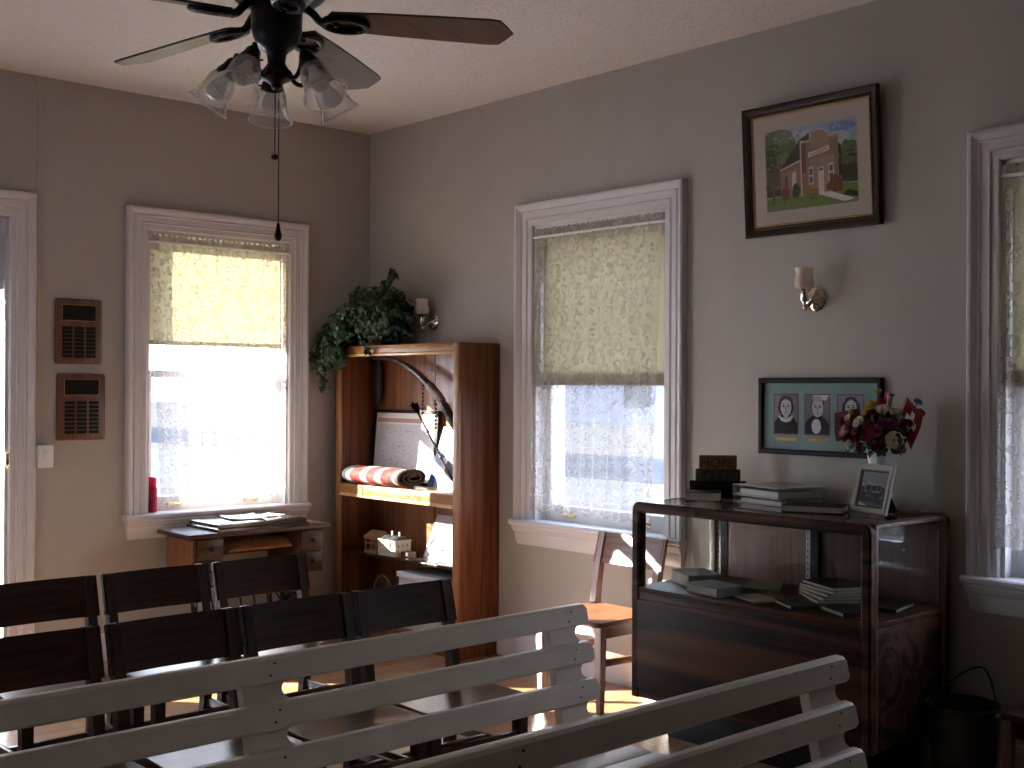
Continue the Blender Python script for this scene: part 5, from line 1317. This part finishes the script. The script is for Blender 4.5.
tag(bbox(13.8, -150, GZ-.3, 150, 150, GZ).build('field', plain('dry field', (.05, .048, .046), .9, var=.12, scale=.5, spec=0), smooth=False), 'sunny open ground across the road outside the window', 'field', kind='structure')
tag(bbox(15.5, -120, GZ+.001, 22.5, 120, GZ+.02).build('road', M['asphalt'], smooth=False), 'grey road crossing outside the window', 'road', kind='structure')
tag(bbox(-14, .5, GZ, -8.5, 3.6, 4.6).build('sun_blocker', M['clapboard'], smooth=False), 'unseen shed standing outside near the porch', 'sun blocker', kind='structure')  # unseen box added to block the sun from the far-wall window
fh_ = thing('neighbouring_house', 'blurred grey blue house across the road beyond the lace', 'house', (52, 48, GZ))
MB().box(46, 20, GZ, 60, 75, GZ+3.6).build('house_wall', M['clapboard'], fh_, smooth=False)
MB().prism([(45.4, GZ+3.6), (60.6, GZ+3.6), (53, GZ+6.5)], lambda u, v, d: Vector((u, d, v)), 19.4, 75.6).build('roof', M['shingle'], fh_, smooth=False)
for k in range(7): MB().box(45.95, 24+k*7, GZ+1.0, 46.05, 26+k*7, GZ+2.6).build('window', plain('far window glass', (.010, .012, .016), .9, spec=0), fh_, smooth=False)

# ------------------------------------------------------------------ light
w = bpy.data.worlds.new('sky'); sc.world = w; w.use_nodes = True
nt = w.node_tree; bg = nt.nodes['Background']
sun_dir = Vector((.95, -1.0, -.50)).normalized()     # the way the light travels
# clear pale winter sky, a little deeper blue overhead
tc = nt.nodes.new('ShaderNodeTexCoord'); sx = nt.nodes.new('ShaderNodeSeparateXYZ'); nt.links.new(tc.outputs['Generated'], sx.inputs[0])
nt.links.new(ramp(nt, sx.outputs[2], [(0, (.86, .90, 1.0)), (.7, (.52, .68, 1.0))]), bg.inputs['Color']); bg.inputs['Strength'].default_value = 1.8
sl = bpy.data.lights.new('sun', 'SUN'); sl.energy = 10.0; sl.angle = R(.53); sl.color = (1.0, .96, .90)
so = bpy.data.objects.new('sun', sl); COL.objects.link(so); so.rotation_euler = sun_dir.to_track_quat('-Z', 'Y').to_euler(); so.location = (-20, 20, 15)
def portal(fn, hole, inward):
    s0, s1, z0, z1 = hole; l = bpy.data.lights.new('window_portal', 'AREA'); l.shape = 'RECTANGLE'; l.size = s1-s0; l.size_y = z1-z0
    l.cycles.is_portal = True
    o = bpy.data.objects.new('window_portal', l); COL.objects.link(o); o.location = fn((s0+s1)/2, (z0+z1)/2, -T-.01)
    o.rotation_euler = Vector(inward).to_track_quat('-Z', 'Z').to_euler()
for hl in (W2, W3): portal(WR, hl, (-1, 0, 0))
portal(WF, W2, (1, 0, 0))
portal(WL, W1, (0, -1, 0)); portal(WL, D1, (0, -1, 0))

# ------------------------------------------------------------------ camera
F, YAW, PIT, ROL = 1195.34, .7353, .0033, .0046
cam = bpy.data.cameras.new('camera'); cam.sensor_width = 36; cam.lens = F/1024*36; cam.clip_start = .05; cam.clip_end = 500
co = bpy.data.objects.new('camera', cam); COL.objects.link(co); sc.camera = co
fwd = Vector((math.sin(YAW)*math.cos(PIT), math.cos(YAW)*math.cos(PIT), math.sin(PIT)))
rt = Vector((math.cos(YAW), -math.sin(YAW), 0)); up = rt.cross(fwd)
rt2 = rt*math.cos(ROL)+up*math.sin(ROL); up2 = -rt*math.sin(ROL)+up*math.cos(ROL)
mtx = Matrix((rt2, up2, -fwd)).transposed().to_4x4(); mtx.translation = (-4.3728, -6.1775, 1.4606)
co.matrix_world = mtx

sc.cycles.transparent_max_bounces = 24; sc.cycles.diffuse_bounces = 8
vs = sc.view_settings; vs.view_transform = 'Standard'; vs.look = 'None'; vs.gamma = 1; vs.use_curve_mapping = False
vs.exposure = 3.1
